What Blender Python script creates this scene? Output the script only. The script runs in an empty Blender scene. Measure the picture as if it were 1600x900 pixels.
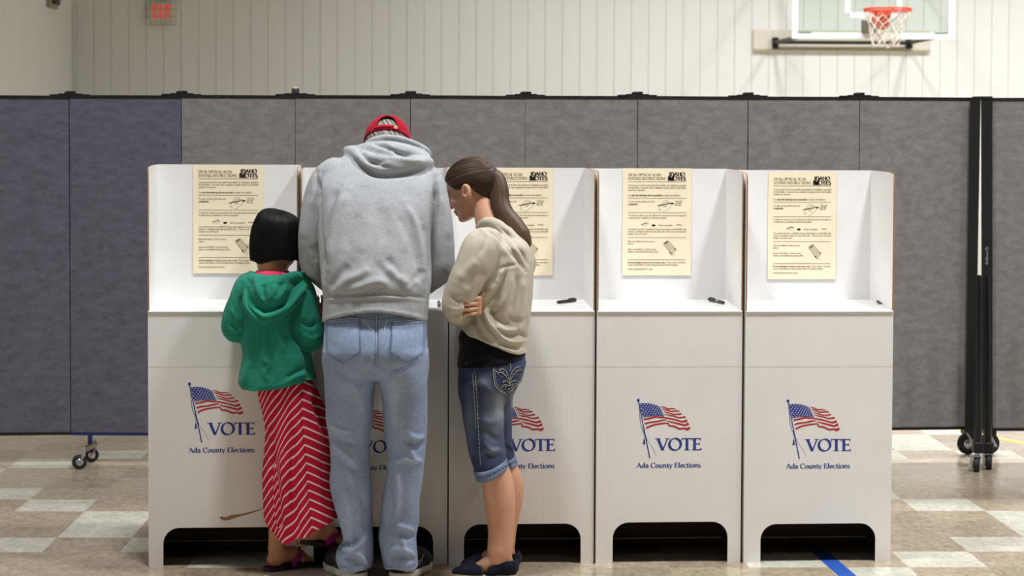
import bpy, math, random
import numpy as np
from mathutils import Vector, Matrix
from mathutils.bvhtree import BVHTree

random.seed(7)
rng = np.random.default_rng(7)
S = bpy.context.scene
COL = S.collection

# ------------------------------------------------------------------ camera
F_PX = 3170.0          # focal length in pixels of the 1600 px wide frame
CAM_H = 1.59
PITCH = math.radians(2.4)
ROLL = 0.004
CX, CY = 800.0, 240.0 + F_PX * math.tan(PITCH)
CAM = np.array([0.0, 0.0, CAM_H])
_fw = np.array([0, math.cos(PITCH), -math.sin(PITCH)])
_up0 = np.array([0, math.sin(PITCH), math.cos(PITCH)])
_rt0 = np.array([1.0, 0, 0])
_rt = math.cos(ROLL) * _rt0 + math.sin(ROLL) * _up0
_up = -math.sin(ROLL) * _rt0 + math.cos(ROLL) * _up0

cd = bpy.data.cameras.new('camera')
cam = bpy.data.objects.new('camera', cd)
COL.objects.link(cam)
cd.sensor_fit = 'HORIZONTAL'
cd.sensor_width = 36.0
cd.lens = F_PX / 1600 * 36.0
cd.shift_y = -(450.0 - CY) / 1600.0
m3 = Matrix(((_rt[0], _up[0], -_fw[0]), (_rt[1], _up[1], -_fw[1]), (_rt[2], _up[2], -_fw[2])))
cam.matrix_world = Matrix.Translation(Vector(CAM)) @ m3.to_4x4()
cd.dof.use_dof = True
cd.dof.focus_distance = 7.7
cd.dof.aperture_fstop = 5.0
cd.clip_end = 200
S.camera = cam

# ------------------------------------------------------------------ light and exposure
S.view_settings.view_transform = 'Standard'
S.view_settings.look = 'None'
S.view_settings.gamma = 1.0
S.view_settings.use_curve_mapping = False
S.view_settings.exposure = 0.0
try:
    S.cycles.use_denoising = True
    S.cycles.denoiser = 'OPENIMAGEDENOISE'
    S.cycles.max_bounces = 8
    S.cycles.diffuse_bounces = 4
    S.cycles.sample_clamp_indirect = 6.0
    S.cycles.caustics_reflective = False
    S.cycles.caustics_refractive = False
except Exception:
    pass
world = bpy.data.worlds.new('world')
S.world = world
world.use_nodes = True
world.node_tree.nodes['Background'].inputs['Color'].default_value = (1.0, 0.97, 0.92, 1)
world.node_tree.nodes['Background'].inputs['Strength'].default_value = 0.05

CEIL = 6.6
def area(name, loc, power, sx, sy, color=(0.985, 0.99, 1.0), aim=None, spread=180):
    l = bpy.data.lights.new(name, 'AREA')
    l.shape = 'RECTANGLE'; l.size = sx; l.size_y = sy
    l.energy = power; l.color = color
    l.spread = math.radians(spread)
    o = bpy.data.objects.new(name, l)
    COL.objects.link(o)
    o.location = loc
    if aim is not None:
        d = Vector(aim) - Vector(loc)
        o.rotation_euler = d.to_track_quat('-Z', 'Y').to_euler()
    return o
LIGHTS = [
    # x, y, watts, beam     rows of gym fixtures just under the ceiling
    (-0.75, 6.55, 170, 145), (2.45, 6.55, 216, 145), (5.6, 6.55, 106, 145),
    (-0.75, 0.5, 14, 180), (2.45, 0.5, 20, 180), (5.6, 0.5, 16, 180),
    (1.4, 13.4, 110, 115), (4.0, 13.4, 230, 120), (7.0, 13.4, 230, 120),
    (0.35, 20.8, 66, 130), (2.9, 20.6, 150, 130), (5.6, 20.6, 160, 130), (8.3, 20.6, 166, 130),
]
for (lx, ly, pw, sp) in LIGHTS:
    area('gym_ceiling_light', (lx, ly, CEIL - 0.25), pw, 0.55, 0.55, spread=sp)

# ------------------------------------------------------------------ pixel <-> world
def ray(px, py):
    d = _fw + _rt * ((px - CX) / F_PX) + _up * ((CY - py) / F_PX)
    return d
def W(px, py, Y):                     # point at depth Y seen at a pixel
    d = ray(px, py)
    return CAM + d * (Y / d[1])
def WF(px, py, z=0.0):                # point on a horizontal plane
    d = ray(px, py)
    return CAM + d * ((z - CAM[2]) / d[2])
def WPL(px, py, p0, n):
    d = ray(px, py)
    return CAM + d * (np.dot(p0 - CAM, n) / np.dot(d, n))
def PX(v):                            # world -> pixel (arrays)
    v = np.asarray(v, float) - CAM
    dz = v @ _fw
    return CX + F_PX * (v @ _rt) / dz, CY - F_PX * (v @ _up) / dz

# ------------------------------------------------------------------ materials
def srgb(r, g, b):
    f = lambda c: (c / 12.92) if c <= 0.04045 else ((c + 0.055) / 1.055) ** 2.4
    return (f(r / 255), f(g / 255), f(b / 255), 1.0)

class Mat:
    def __init__(self, name, color, rough=0.6, metallic=0.0, spec=0.5):
        m = self.m = bpy.data.materials.new(name)
        m.use_nodes = True
        self.nt = m.node_tree
        self.b = self.nt.nodes['Principled BSDF']
        self.b.inputs['Base Color'].default_value = color
        self.b.inputs['Roughness'].default_value = rough
        self.b.inputs['Metallic'].default_value = metallic
        self.b.inputs['Specular IOR Level'].default_value = spec
        self.color = color
        self._tc = None
    def node(self, t, **kw):
        n = self.nt.nodes.new(t)
        for k, v in kw.items():
            if k in n.inputs: n.inputs[k].default_value = v
            else: setattr(n, k, v)
        return n
    def link(self, a, b): self.nt.links.new(a, b)
    def coord(self, scale=(1, 1, 1), rot=(0, 0, 0), kind='Object'):
        tc = self.node('ShaderNodeTexCoord')
        mp = self.node('ShaderNodeMapping')
        mp.inputs['Scale'].default_value = scale
        mp.inputs['Rotation'].default_value = rot
        self.link(tc.outputs[kind], mp.inputs['Vector'])
        return mp.outputs['Vector']
    def noise(self, scale, detail=3, rough=0.55, stretch=(1, 1, 1), rot=(0, 0, 0)):
        n = self.node('ShaderNodeTexNoise')
        n.inputs['Scale'].default_value = scale
        n.inputs['Detail'].default_value = detail
        n.inputs['Roughness'].default_value = rough
        self.link(self.coord(stretch, rot), n.inputs['Vector'])
        return n.outputs['Fac']
    def ramp(self, fac, stops):
        r = self.node('ShaderNodeValToRGB')
        e = r.color_ramp.elements
        while len(e) > 1: e.remove(e[0])
        e[0].position = stops[0][0]; e[0].color = stops[0][1]
        for p, c in stops[1:]:
            x = e.new(p); x.color = c
        self.link(fac, r.inputs['Fac'])
        return r.outputs['Color']
    def mix(self, fac, a, b, mode='MIX'):
        n = self.node('ShaderNodeMix', data_type='RGBA', blend_type=mode)
        for s, v in ((n.inputs[0], fac), (n.inputs[6], a), (n.inputs[7], b)):
            if isinstance(v, bpy.types.NodeSocket): self.link(v, s)
            else: s.default_value = v
        return n.outputs[2]
    def math(self, op, a, b=0.0, c=0.0, clamp=False):
        n = self.node('ShaderNodeMath', operation=op)
        n.use_clamp = clamp
        for i, v in enumerate((a, b, c)):
            if isinstance(v, bpy.types.NodeSocket): self.link(v, n.inputs[i])
            else: n.inputs[i].default_value = v
        return n.outputs[0]
    def setc(self, sock): self.link(sock, self.b.inputs['Base Color'])
    def bump(self, height, strength=0.3, dist=0.002, prev=None):
        n = self.node('ShaderNodeBump')
        n.inputs['Strength'].default_value = strength
        n.inputs['Distance'].default_value = dist
        self.link(height, n.inputs['Height'])
        if prev is not None: self.link(prev, n.inputs['Normal'])
        self.link(n.outputs['Normal'], self.b.inputs['Normal'])
        return n.outputs['Normal']
    def attr(self, name):
        n = self.node('ShaderNodeAttribute'); n.attribute_name = name
        return n.outputs['Fac']
    def speckle(self, scale, amt, detail=2, stretch=(1, 1, 1), bump=0.0, bdist=0.001, rot=(0, 0, 0)):
        f = self.noise(scale, detail, 0.6, stretch, rot)
        lo = tuple(c * (1 - amt) for c in self.color[:3]) + (1,)
        hi = tuple(min(1, c * (1 + amt)) for c in self.color[:3]) + (1,)
        c = self.ramp(f, [(0.32, lo), (0.68, hi)])
        self.setc(c)
        if bump: self.bump(f, bump, bdist)
        return c

def M(name, rgb, rough=0.6, metallic=0.0, spec=0.5):
    return Mat(name, srgb(*rgb), rough, metallic, spec)

# ------------------------------------------------------------------ mesh building
class MB:
    def __init__(self): self.v = []; self.f = []; self.mi = []; self.sm = []
    def add(self, vs, fs, mi=0, smooth=False):
        o = len(self.v)
        self.v += [tuple(map(float, p)) for p in vs]
        for f in fs:
            self.f.append(tuple(i + o for i in f)); self.mi.append(mi); self.sm.append(smooth)
        return self
    def box(self, lo, hi, mi=0, bevel=0.0):
        if bevel > 0: return self.bbox(lo, hi, bevel, mi)
        x0, y0, z0 = lo; x1, y1, z1 = hi
        vs = [(x0, y0, z0), (x1, y0, z0), (x1, y1, z0), (x0, y1, z0), (x0, y0, z1), (x1, y0, z1), (x1, y1, z1), (x0, y1, z1)]
        return self.add(vs, [(0, 3, 2, 1), (4, 5, 6, 7), (0, 1, 5, 4), (1, 2, 6, 5), (2, 3, 7, 6), (3, 0, 4, 7)], mi)
    def bbox(self, lo, hi, b, mi=0):      # box with chamfered edges
        lo = np.array(lo, float); hi = np.array(hi, float)
        bm_v = []; idx = {}
        for ix in (0, 1):
            for iy in (0, 1):
                for iz in (0, 1):
                    c = np.where([ix, iy, iz], hi, lo); s = np.where([ix, iy, iz], -1, 1)
                    for a in range(3):
                        p = c + s * b; p[a] = c[a]
                        idx[(ix, iy, iz, a)] = len(bm_v); bm_v.append(tuple(p))
        fs = []
        for a in range(3):
            o = [i for i in range(3) if i != a]
            for s in (0, 1):
                k = []
                for (p, q) in ((0, 0), (1, 0), (1, 1), (0, 1)):
                    t = [0, 0, 0]; t[a] = s; t[o[0]] = p; t[o[1]] = q
                    k.append(idx[(t[0], t[1], t[2], a)])
                fs.append(tuple(k))
            for p in (0, 1):
                for q in (0, 1):
                    t = [0, 0, 0]; t[o[0]] = p; t[o[1]] = q
                    t0 = list(t); t1 = list(t); t1[a] = 1
                    fs.append((idx[(*t0, o[0])], idx[(*t1, o[0])], idx[(*t1, o[1])], idx[(*t0, o[1])]))
        for ix in (0, 1):
            for iy in (0, 1):
                for iz in (0, 1):
                    fs.append(tuple(idx[(ix, iy, iz, a)] for a in range(3)))
        return self.add(bm_v, fs, mi)
    def prism(self, poly, fn, d0, d1, mi=0, mside=None):
        """poly: list of (a, b); fn(a, b, d) -> point; extruded from d0 (front) to d1."""
        n = len(poly)
        vs = [fn(a, b, d0) for a, b in poly] + [fn(a, b, d1) for a, b in poly]
        self.add(vs, [tuple(range(n)), tuple(range(2 * n - 1, n - 1, -1))], mi)
        self.add(vs, [(i, i + n, (i + 1) % n + n, (i + 1) % n) for i in range(n)], mi if mside is None else mside)
        return self
    def tube(self, pts, r, n=10, mi=0, caps=True, flat=None, closed=False):
        pts = np.array(pts, float); m = len(pts)
        rr = np.full(m, r, float) if np.isscalar(r) else np.array(r, float)
        T = np.gradient(pts, axis=0) if m > 1 else np.array([[0, 0, 1.0]])
        if closed:
            T = np.roll(pts, -1, 0) - np.roll(pts, 1, 0)
        T /= np.linalg.norm(T, axis=1)[:, None] + 1e-12
        ref = np.array([0, 0, 1.0]) if abs(T[0][2]) < 0.9 else np.array([1.0, 0, 0])
        N = np.cross(T[0], ref); N /= np.linalg.norm(N)
        vs = []
        for i in range(m):
            N = N - T[i] * np.dot(N, T[i]); N /= np.linalg.norm(N) + 1e-12
            B = np.cross(T[i], N)
            for k in range(n):
                a = 2 * math.pi * k / n
                f2 = 1.0 if flat is None else flat
                vs.append(pts[i] + rr[i] * (math.cos(a) * N + f2 * math.sin(a) * B))
        fs = []
        for i in range(m if closed else m - 1):
            for k in range(n):
                j = (i + 1) % m
                fs.append((i * n + k, i * n + (k + 1) % n, j * n + (k + 1) % n, j * n + k))
        self.add(vs, fs, mi, True)
        if caps and not closed:
            self.add(vs[:n], [tuple(range(n - 1, -1, -1))], mi)
            self.add(vs[-n:], [tuple(range(n))], mi)
        return self
    def lathe(self, prof, origin, axis=(0, 0, 1), n=20, mi=0):
        """prof: list of (radius, height along axis)"""
        ax = np.array(axis, float); ax /= np.linalg.norm(ax)
        ref = np.array([0, 0, 1.0]) if abs(ax[2]) < 0.9 else np.array([1.0, 0, 0])
        u = np.cross(ax, ref); u /= np.linalg.norm(u); w = np.cross(ax, u)
        o = np.array(origin, float)
        vs = [o + ax * h + r * (math.cos(2 * math.pi * k / n) * u + math.sin(2 * math.pi * k / n) * w) for r, h in prof for k in range(n)]
        fs = [(i * n + k, i * n + (k + 1) % n, (i + 1) * n + (k + 1) % n, (i + 1) * n + k) for i in range(len(prof) - 1) for k in range(n)]
        self.add(vs, fs, mi, True)
        self.add(vs[:n], [tuple(range(n))[::-1]], mi); self.add(vs[-n:], [tuple(range(n))], mi)
        return self
    def ellipsoid(self, c, r, n=16, m=10, mi=0, R=None):
        c = np.array(c, float)
        vs = []
        for i in range(m + 1):
            t = math.pi * i / m
            for k in range(n):
                a = 2 * math.pi * k / n
                p = np.array([r[0] * math.sin(t) * math.cos(a), r[1] * math.sin(t) * math.sin(a), r[2] * math.cos(t)])
                if R is not None: p = R @ p
                vs.append(c + p)
        fs = [(i * n + k, (i + 1) * n + k, (i + 1) * n + (k + 1) % n, i * n + (k + 1) % n) for i in range(m) for k in range(n)]
        return self.add(vs, fs, mi, True)
    def build(self, name, mats, parent=None, loc=None):
        me = bpy.data.meshes.new(name)
        me.from_pydata(self.v, [], self.f)
        if not isinstance(mats, (list, tuple)): mats = [mats]
        for m in mats: me.materials.append(m.m if isinstance(m, Mat) else m)
        me.polygons.foreach_set('material_index', self.mi)
        me.polygons.foreach_set('use_smooth', self.sm)
        me.validate(); me.update()
        import bmesh
        bm = bmesh.new(); bm.from_mesh(me)
        bmesh.ops.recalc_face_normals(bm, faces=bm.faces[:])
        bm.to_mesh(me); bm.free()
        o = bpy.data.objects.new(name, me)
        COL.objects.link(o)
        if parent is not None: o.parent = parent
        if loc is not None: o.location = loc
        return o

def tag(o, label=None, cat=None, group=None, kind=None):
    if label: o['label'] = label
    if cat: o['category'] = cat
    if group: o['group'] = group
    if kind: o['kind'] = kind
    return o
def empty(name, loc=(0, 0, 0), rz=0.0):
    o = bpy.data.objects.new(name, None)
    COL.objects.link(o)
    o.location = loc; o.rotation_euler = (0, 0, rz)
    o.empty_display_size = 0.1
    return o
def copy_tree(o, parent=None):
    c = o.copy(); COL.objects.link(c)
    if parent is not None: c.parent = parent
    for ch in list(o.children): copy_tree(ch, c)
    return c

# ------------------------------------------------------------------ pen-drawn serif lettering (flat printed shapes)
def arc(cx, cy, rx, ry, a0, a1, n=9):
    return [(cx + rx * math.cos(math.radians(a0 + (a1 - a0) * i / n)), cy + ry * math.sin(math.radians(a0 + (a1 - a0) * i / n))) for i in range(n + 1)]
def L(*p): return [(p[i], p[i + 1]) for i in range(0, len(p), 2)]
TN = 0.42        # thin factor
# glyph: (advance, [(points, weight)], [serif (x, y, half)])   cap height 1, x height .64
X = 0.64
def bowl(cx, a0=90, a1=450): return (arc(cx, X / 2, .22, X / 2 - .02, a0, a1, 16), None)
G = {
 'A': (.80, [(L(.08, 0, .40, 1), .45), (L(.38, 1, .72, 0), 1.), (L(.2, .36, .6, .36), .4)], [(.08, 0, .09), (.72, 0, .1)]),
 'B': (.66, [(L(.16, 0, .16, 1), 1.), (L(.16, .97, .32, .97) + arc(.32, .75, .2, .22, 90, -90), None), (L(.16, .53, .34, .53) + arc(.34, .28, .24, .25, 90, -90) + L(.16, .03), None)], [(.12, 1, .08), (.12, 0, .08)]),
 'C': (.76, [(arc(.44, .5, .36, .49, 48, 312, 18), None), (L(.68, .86, .69, .7), .5)], []),
 'D': (.84, [(L(.16, 0, .16, 1), 1.), (L(.16, .97, .34, .97) + arc(.36, .5, .38, .47, 90, -90, 16) + L(.16, .03), None)], [(.12, 1, .08), (.12, 0, .08)]),
 'E': (.62, [(L(.16, 0, .16, 1), 1.), (L(.16, .97, .54, .97), .42), (L(.16, .52, .46, .52), .42), (L(.16, .03, .58, .03), .42), (L(.54, 1, .54, .84), .4), (L(.58, 0, .58, .18), .4), (L(.46, .6, .46, .44), .4)], [(.12, 1, .08), (.12, 0, .08)]),
 'F': (.58, [(L(.16, 0, .16, 1), 1.), (L(.16, .97, .54, .97), .42), (L(.16, .5, .44, .5), .42), (L(.54, 1, .54, .82), .4)], [(.12, 1, .08), (.16, 0, .13)]),
 'G': (.82, [(arc(.44, .5, .36, .49, 48, 335, 18), None), (L(.70, 0.06, .70, .44), 1.), (L(.68, .86, .69, .7), .5)], [(.68, .44, .12)]),
 'H': (.86, [(L(.17, 0, .17, 1), 1.), (L(.69, 0, .69, 1), 1.), (L(.17, .52, .69, .52), .42)], [(.17, 0, .13), (.17, 1, .13), (.69, 0, .13), (.69, 1, .13)]),
 'I': (.36, [(L(.18, 0, .18, 1), 1.)], [(.18, 0, .13), (.18, 1, .13)]),
 'L': (.60, [(L(.16, 0, .16, 1), 1.), (L(.16, .03, .56, .03), .42), (L(.56, 0, .56, .2), .4)], [(.16, 1, .13), (.12, 0, .08)]),
 'N': (.86, [(L(.16, 0, .16, 1), .45), (L(.14, 1, .70, 0), 1.), (L(.70, 0, .70, 1), .45)], [(.16, 0, .12), (.12, 1, .1), (.70, 1, .12)]),
 'O': (.88, [(arc(.44, .5, .37, .49, 90, 450, 22), None)], []),
 'P': (.62, [(L(.16, 0, .16, 1), 1.), (L(.16, .97, .32, .97) + arc(.32, .72, .24, .25, 90, -90) + L(.16, .47), None)], [(.12, 1, .08), (.16, 0, .13)]),
 'R': (.72, [(L(.16, 0, .16, 1), 1.), (L(.16, .97, .32, .97) + arc(.32, .74, .22, .23, 90, -90) + L(.16, .51), None), (L(.34, .5, .66, 0), 1.)], [(.12, 1, .08), (.16, 0, .13), (.68, 0, .06)]),
 'S': (.56, [(arc(.28, .74, .19, .23, 40, 235, 10) + arc(.28, .26, .21, .24, 55, -140, 10), .8)], []),
 'T': (.72, [(L(.36, 0, .36, 1), 1.), (L(.04, .97, .68, .97), .42), (L(.05, 1, .04, .82), .4), (L(.67, 1, .68, .82), .4)], [(.36, 0, .14)]),
 'U': (.80, [(L(.16, 1, .16, .3) + arc(.39, .3, .23, .28, 180, 270, 6), 1.), (arc(.39, .3, .25, .28, 270, 360, 6) + L(.64, 1), .45)], [(.16, 1, .13), (.64, 1, .12)]),
 'V': (.78, [(L(.08, 1, .40, 0), 1.), (L(.40, 0, .70, 1), .45)], [(.08, 1, .12), (.70, 1, .11)]),
 'W': (1.1, [(L(.07, 1, .33, 0), 1.), (L(.33, 0, .55, .9), .45), (L(.53, .95, .78, 0), 1.), (L(.78, 0, 1.02, 1), .45)], [(.07, 1, .11), (1.02, 1, .1), (.5, 1, .08)]),
 'Y': (.74, [(L(.06, 1, .37, .46), 1.), (L(.37, .46, .66, 1), .45), (L(.37, 0, .37, .48), 1.)], [(.07, 1, .11), (.66, 1, .1), (.37, 0, .13)]),
 'M': (1.0, [(L(.14, 0, .18, 1), .45), (L(.18, 1, .5, .1), 1.), (L(.5, .1, .82, 1), .45), (L(.82, 1, .86, 0), 1.)], [(.14, 0, .11), (.86, 0, .12)]),
 'a': (.54, [(arc(.24, .44, .16, .19, 150, 0, 8) + L(.40, .06, .48, .02), 1.), (arc(.24, .18, .18, .17, 80, 360, 10), .7)], []),
 'b': (.58, [(L(.14, .04, .14, 1.05), 1.), (arc(.30, X / 2, .2, X / 2 - .02, 160, -160, 14), None)], [(.1, 1.05, .06)]),
 'c': (.50, [(arc(.29, X / 2, .22, X / 2 - .01, 45, 315, 14), None)], []),
 'd': (.60, [(L(.46, .0, .46, 1.05), 1.), (arc(.28, X / 2, .2, X / 2 - .02, 20, 340, 14), None)], [(.42, 1.05, .06), (.5, 0, .05)]),
 'e': (.52, [(L(.08, .36, .45, .36) + arc(.28, X / 2, .2, X / 2 - .01, 8, 315, 16), None)], []),
 'f': (.38, [(L(.18, 0, .18, .8) + arc(.32, .84, .14, .2, 180, 60, 6), 1.), (L(.04, X - .03, .34, X - .03), .42)], [(.18, 0, .11)]),
 'g': (.54, [(arc(.25, .42, .17, .2, 0, 360, 14), None), (arc(.26, -.13, .2, .15, 90, 450, 14), None), (L(.36, .6, .5, .62), .5)], []),
 'h': (.62, [(L(.14, 0, .14, 1.05), 1.), (L(.14, .48) + arc(.31, .44, .17, .19, 150, 0, 7) + L(.48, 0), 1.)], [(.14, 0, .1), (.48, 0, .1), (.1, 1.05, .06)]),
 'i': (.30, [(L(.15, 0, .15, X), 1.), (L(.15, .82, .15, .95), 1.1)], [(.15, 0, .1), (.11, X, .06)]),
 'k': (.60, [(L(.14, 0, .14, 1.05), 1.), (L(.46, X, .16, .32), .45), (L(.24, .38, .52, 0), 1.)], [(.14, 0, .1), (.54, 0, .06), (.46, X, .08), (.1, 1.05, .06)]),
 'l': (.30, [(L(.15, 0, .15, 1.05), 1.)], [(.15, 0, .1), (.11, 1.05, .06)]),
 'm': (.92, [(L(.14, 0, .14, X), 1.), (arc(.31, .44, .16, .19, 150, 0, 7) + L(.47, 0), 1.), (arc(.63, .44, .16, .19, 150, 0, 7) + L(.79, 0), 1.)], [(.14, 0, .1), (.47, 0, .1), (.79, 0, .1), (.1, X, .06)]),
 'n': (.62, [(L(.14, 0, .14, X), 1.), (arc(.31, .44, .17, .19, 150, 0, 7) + L(.48, 0), 1.)], [(.14, 0, .1), (.48, 0, .1), (.1, X, .06)]),
 'o': (.56, [(arc(.28, X / 2, .21, X / 2 - .01, 90, 450, 18), None)], []),
 'p': (.60, [(L(.14, -.3, .14, X), 1.), (arc(.31, X / 2, .2, X / 2 - .02, 160, -160, 14), None)], [(.14, -.3, .1), (.1, X, .06)]),
 'q': (.60, [(L(.46, -.3, .46, X), 1.), (arc(.28, X / 2, .2, X / 2 - .02, 20, 340, 14), None)], [(.46, -.3, .1)]),
 'r': (.42, [(L(.14, 0, .14, X), 1.), (arc(.30, .42, .16, .2, 150, 45, 5), .8)], [(.14, 0, .1), (.1, X, .06)]),
 's': (.42, [(arc(.21, .47, .13, .15, 40, 235, 8) + arc(.21, .16, .15, .15, 55, -140, 8), .8)], []),
 't': (.38, [(L(.17, .84, .17, .14) + arc(.29, .14, .12, .13, 180, 300, 5), 1.), (L(.04, X - .03, .34, X - .03), .42)], []),
 'u': (.62, [(L(.14, X, .14, .2) + arc(.30, .2, .16, .19, 180, 300, 6), 1.), (L(.47, X, .47, 0), 1.)], [(.1, X, .06), (.43, X, .06), (.51, 0, .05)]),
 'v': (.54, [(L(.06, X, .28, 0), 1.), (L(.28, 0, .48, X), .45)], [(.07, X, .09), (.47, X, .08)]),
 'w': (.80, [(L(.05, X, .24, 0), 1.), (L(.24, 0, .4, X - .05), .45), (L(.39, X, .58, 0), 1.), (L(.58, 0, .74, X), .45)], [(.06, X, .08), (.73, X, .07)]),
 'x': (.54, [(L(.06, X, .48, 0), 1.), (L(.06, 0, .47, X), .45)], [(.06, X, .08), (.48, 0, .08)]),
 'y': (.54, [(L(.06, X, .29, .02), 1.), (L(.48, X, .24, -.18, .12, -.3), .5)], [(.07, X, .09), (.47, X, .08)]),
 'z': (.5, [(L(.06, X - .03, .44, X - .03), .42), (L(.43, X, .07, 0), 1.), (L(.06, .03, .45, .03), .42)], []),
 '.': (.24, [(L(.12, 0, .12, .12), 1.1)], []), ',': (.24, [(L(.13, .1, .09, -.12), .9)], []),
 '(': (.3, [(arc(.34, .4, .22, .6, 120, 240, 8), .5)], []), ')': (.3, [(arc(-.04, .4, .22, .6, 60, -60, 8), .5)], []),
 '-': (.34, [(L(.05, .3, .29, .3), .5)], []), ' ': (.30, [], []),
}
def text_len(s, track=0.0): return sum(G[c][0] + track for c in s) - track
def letter(mb, s, fn, x, y, h, w=None, weight=0.15, track=0.0, mi=0):
    """writes s from (x, y) with cap height h; w fixes the total width; fn(a, b) -> 3D point"""
    tl = text_len(s, track)
    sx = h if w is None else w / tl
    pen = 0.0
    nib = (math.cos(math.radians(28)), math.sin(math.radians(28)))
    for ch in s:
        adv, strokes, serifs = G[ch]
        for pts, wt in strokes:
            p = np.array(pts, float); n = len(p)
            T = np.gradient(p, axis=0); T /= np.linalg.norm(T, axis=1)[:, None] + 1e-9
            if wt is None:
                hw = weight * (0.36 + 0.64 * np.abs(T[:, 0] * nib[1] - T[:, 1] * nib[0])) / 2
            else:
                hw = np.full(n, weight * wt / 2)
            Nn = np.stack([-T[:, 1], T[:, 0]], 1) * hw[:, None]
            a = p + Nn; b = p - Nn
            vs = [fn(x + (pen + q[0]) * sx, y + q[1] * h) for q in a] + [fn(x + (pen + q[0]) * sx, y + q[1] * h) for q in b]
            mb.add(vs, [(i, i + 1, n + i + 1, n + i) for i in range(n - 1)], mi)
        for (sxx, sy, hf) in serifs:
            t = 0.05 if weight < .2 else .07
            y0 = sy - t if sy > 0.3 else sy
            vs = [fn(x + (pen + sxx + d) * sx, y + (y0 + e) * h) for d, e in ((-hf - weight * .3, 0), (hf + weight * .3, 0), (hf + weight * .3, t), (-hf - weight * .3, t))]
            mb.add(vs, [(0, 1, 2, 3)], mi)
        pen += adv + track
    return pen * sx
def stroke2d(mb, pts, w, fn, mi=0):
    p = np.array(pts, float); n = len(p)
    ww = np.full(n, w) if np.isscalar(w) else np.array(w)
    T = np.gradient(p, axis=0); T /= np.linalg.norm(T, axis=1)[:, None] + 1e-9
    Nn = np.stack([-T[:, 1], T[:, 0]], 1) * ww[:, None] / 2
    vs = [fn(*q) for q in p + Nn] + [fn(*q) for q in p - Nn]
    mb.add(vs, [(i, i + 1, n + i + 1, n + i) for i in range(n - 1)], mi)
def poly2d(mb, pts, fn, mi=0): mb.add([fn(*q) for q in pts], [tuple(range(len(pts)))], mi)
def smooth_path(pts, n=8):
    p = np.array(pts, float)
    P = np.vstack([2 * p[0] - p[1], p, 2 * p[-1] - p[-2]])
    out = []
    for i in range(1, len(P) - 2):
        for k in range(n):
            t = k / n
            a, b, c, d = P[i - 1], P[i], P[i + 1], P[i + 2]
            out.append(0.5 * ((2 * b) + (-a + c) * t + (2 * a - 5 * b + 4 * c - d) * t * t + (-a + 3 * b - 3 * c + d) * t ** 3))
    out.append(p[-1])
    return np.array(out)
# ------------------------------------------------------------------ setting: gym shell
ROOM_A = 0.025
def rot2(x, y, a=ROOM_A): return (x * math.cos(a) - y * math.sin(a), x * math.sin(a) + y * math.cos(a))
O_T = WF(65, 863)                                # a tile corner on the floor
TILE = 0.3085

def vct(name, rgb, amt):
    m = M(name, rgb, 0.22, 0, 0.5)
    a = m.noise(38, 4, 0.7, (1, 0.45, 1), (0, 0, 0.4)); b = m.noise(9, 3, 0.6)
    base = m.color
    c1 = m.ramp(a, [(0.36, tuple(x * (1 - amt) for x in base[:3]) + (1,)), (0.5, base), (0.66, tuple(min(1, x * (1 + amt)) for x in base[:3]) + (1,))])
    c2 = m.ramp(b, [(0.3, (0.86, 0.86, 0.86, 1)), (0.7, (1.1, 1.1, 1.1, 1))])
    m.setc(m.mix(1.0, c1, c2, 'MULTIPLY'))
    m.link(m.math('MULTIPLY_ADD', a, 0.12, 0.17), m.b.inputs['Roughness'])
    return m
m_tile_b = vct('beige_floor_tile', (175, 160, 138), 0.18)
m_tile_w = vct('pale_floor_tile', (208, 205, 190), 0.12)
m_tile_d = vct('brown_floor_tile', (161, 146, 125), 0.2)

def zig(row):                                     # distance of the zigzag from its crossing, period 8 rows
    return [0, 0, 1, 2, 3, 3, 2, 1][(row - 1) % 8]
def is_white(c, r):
    d = zig(r); ctr = 1 if c < 7 else 14
    k = (c - ctr) % 6
    if r >= 9: d = zig(r)
    return k == d % 6 or k == (-d) % 6
fl = MB()
for r in range(-44, 52):
    for c in range(-26, 40):
        ps = []
        for (i, j) in ((0, 0), (1, 0), (1, 1), (0, 1)):
            x, y = rot2((c - 1 + i) * TILE, (r + j) * TILE)
            ps.append((O_T[0] + x, O_T[1] + y, 0))
        fl.add(ps, [(0, 1, 2, 3)], 1 if is_white(c, r) else (2 if (c * 7 + r * 13) % 5 == 0 else 0))
o = fl.build('floor', [m_tile_b, m_tile_w, m_tile_d]); tag(o, kind='structure')

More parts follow.
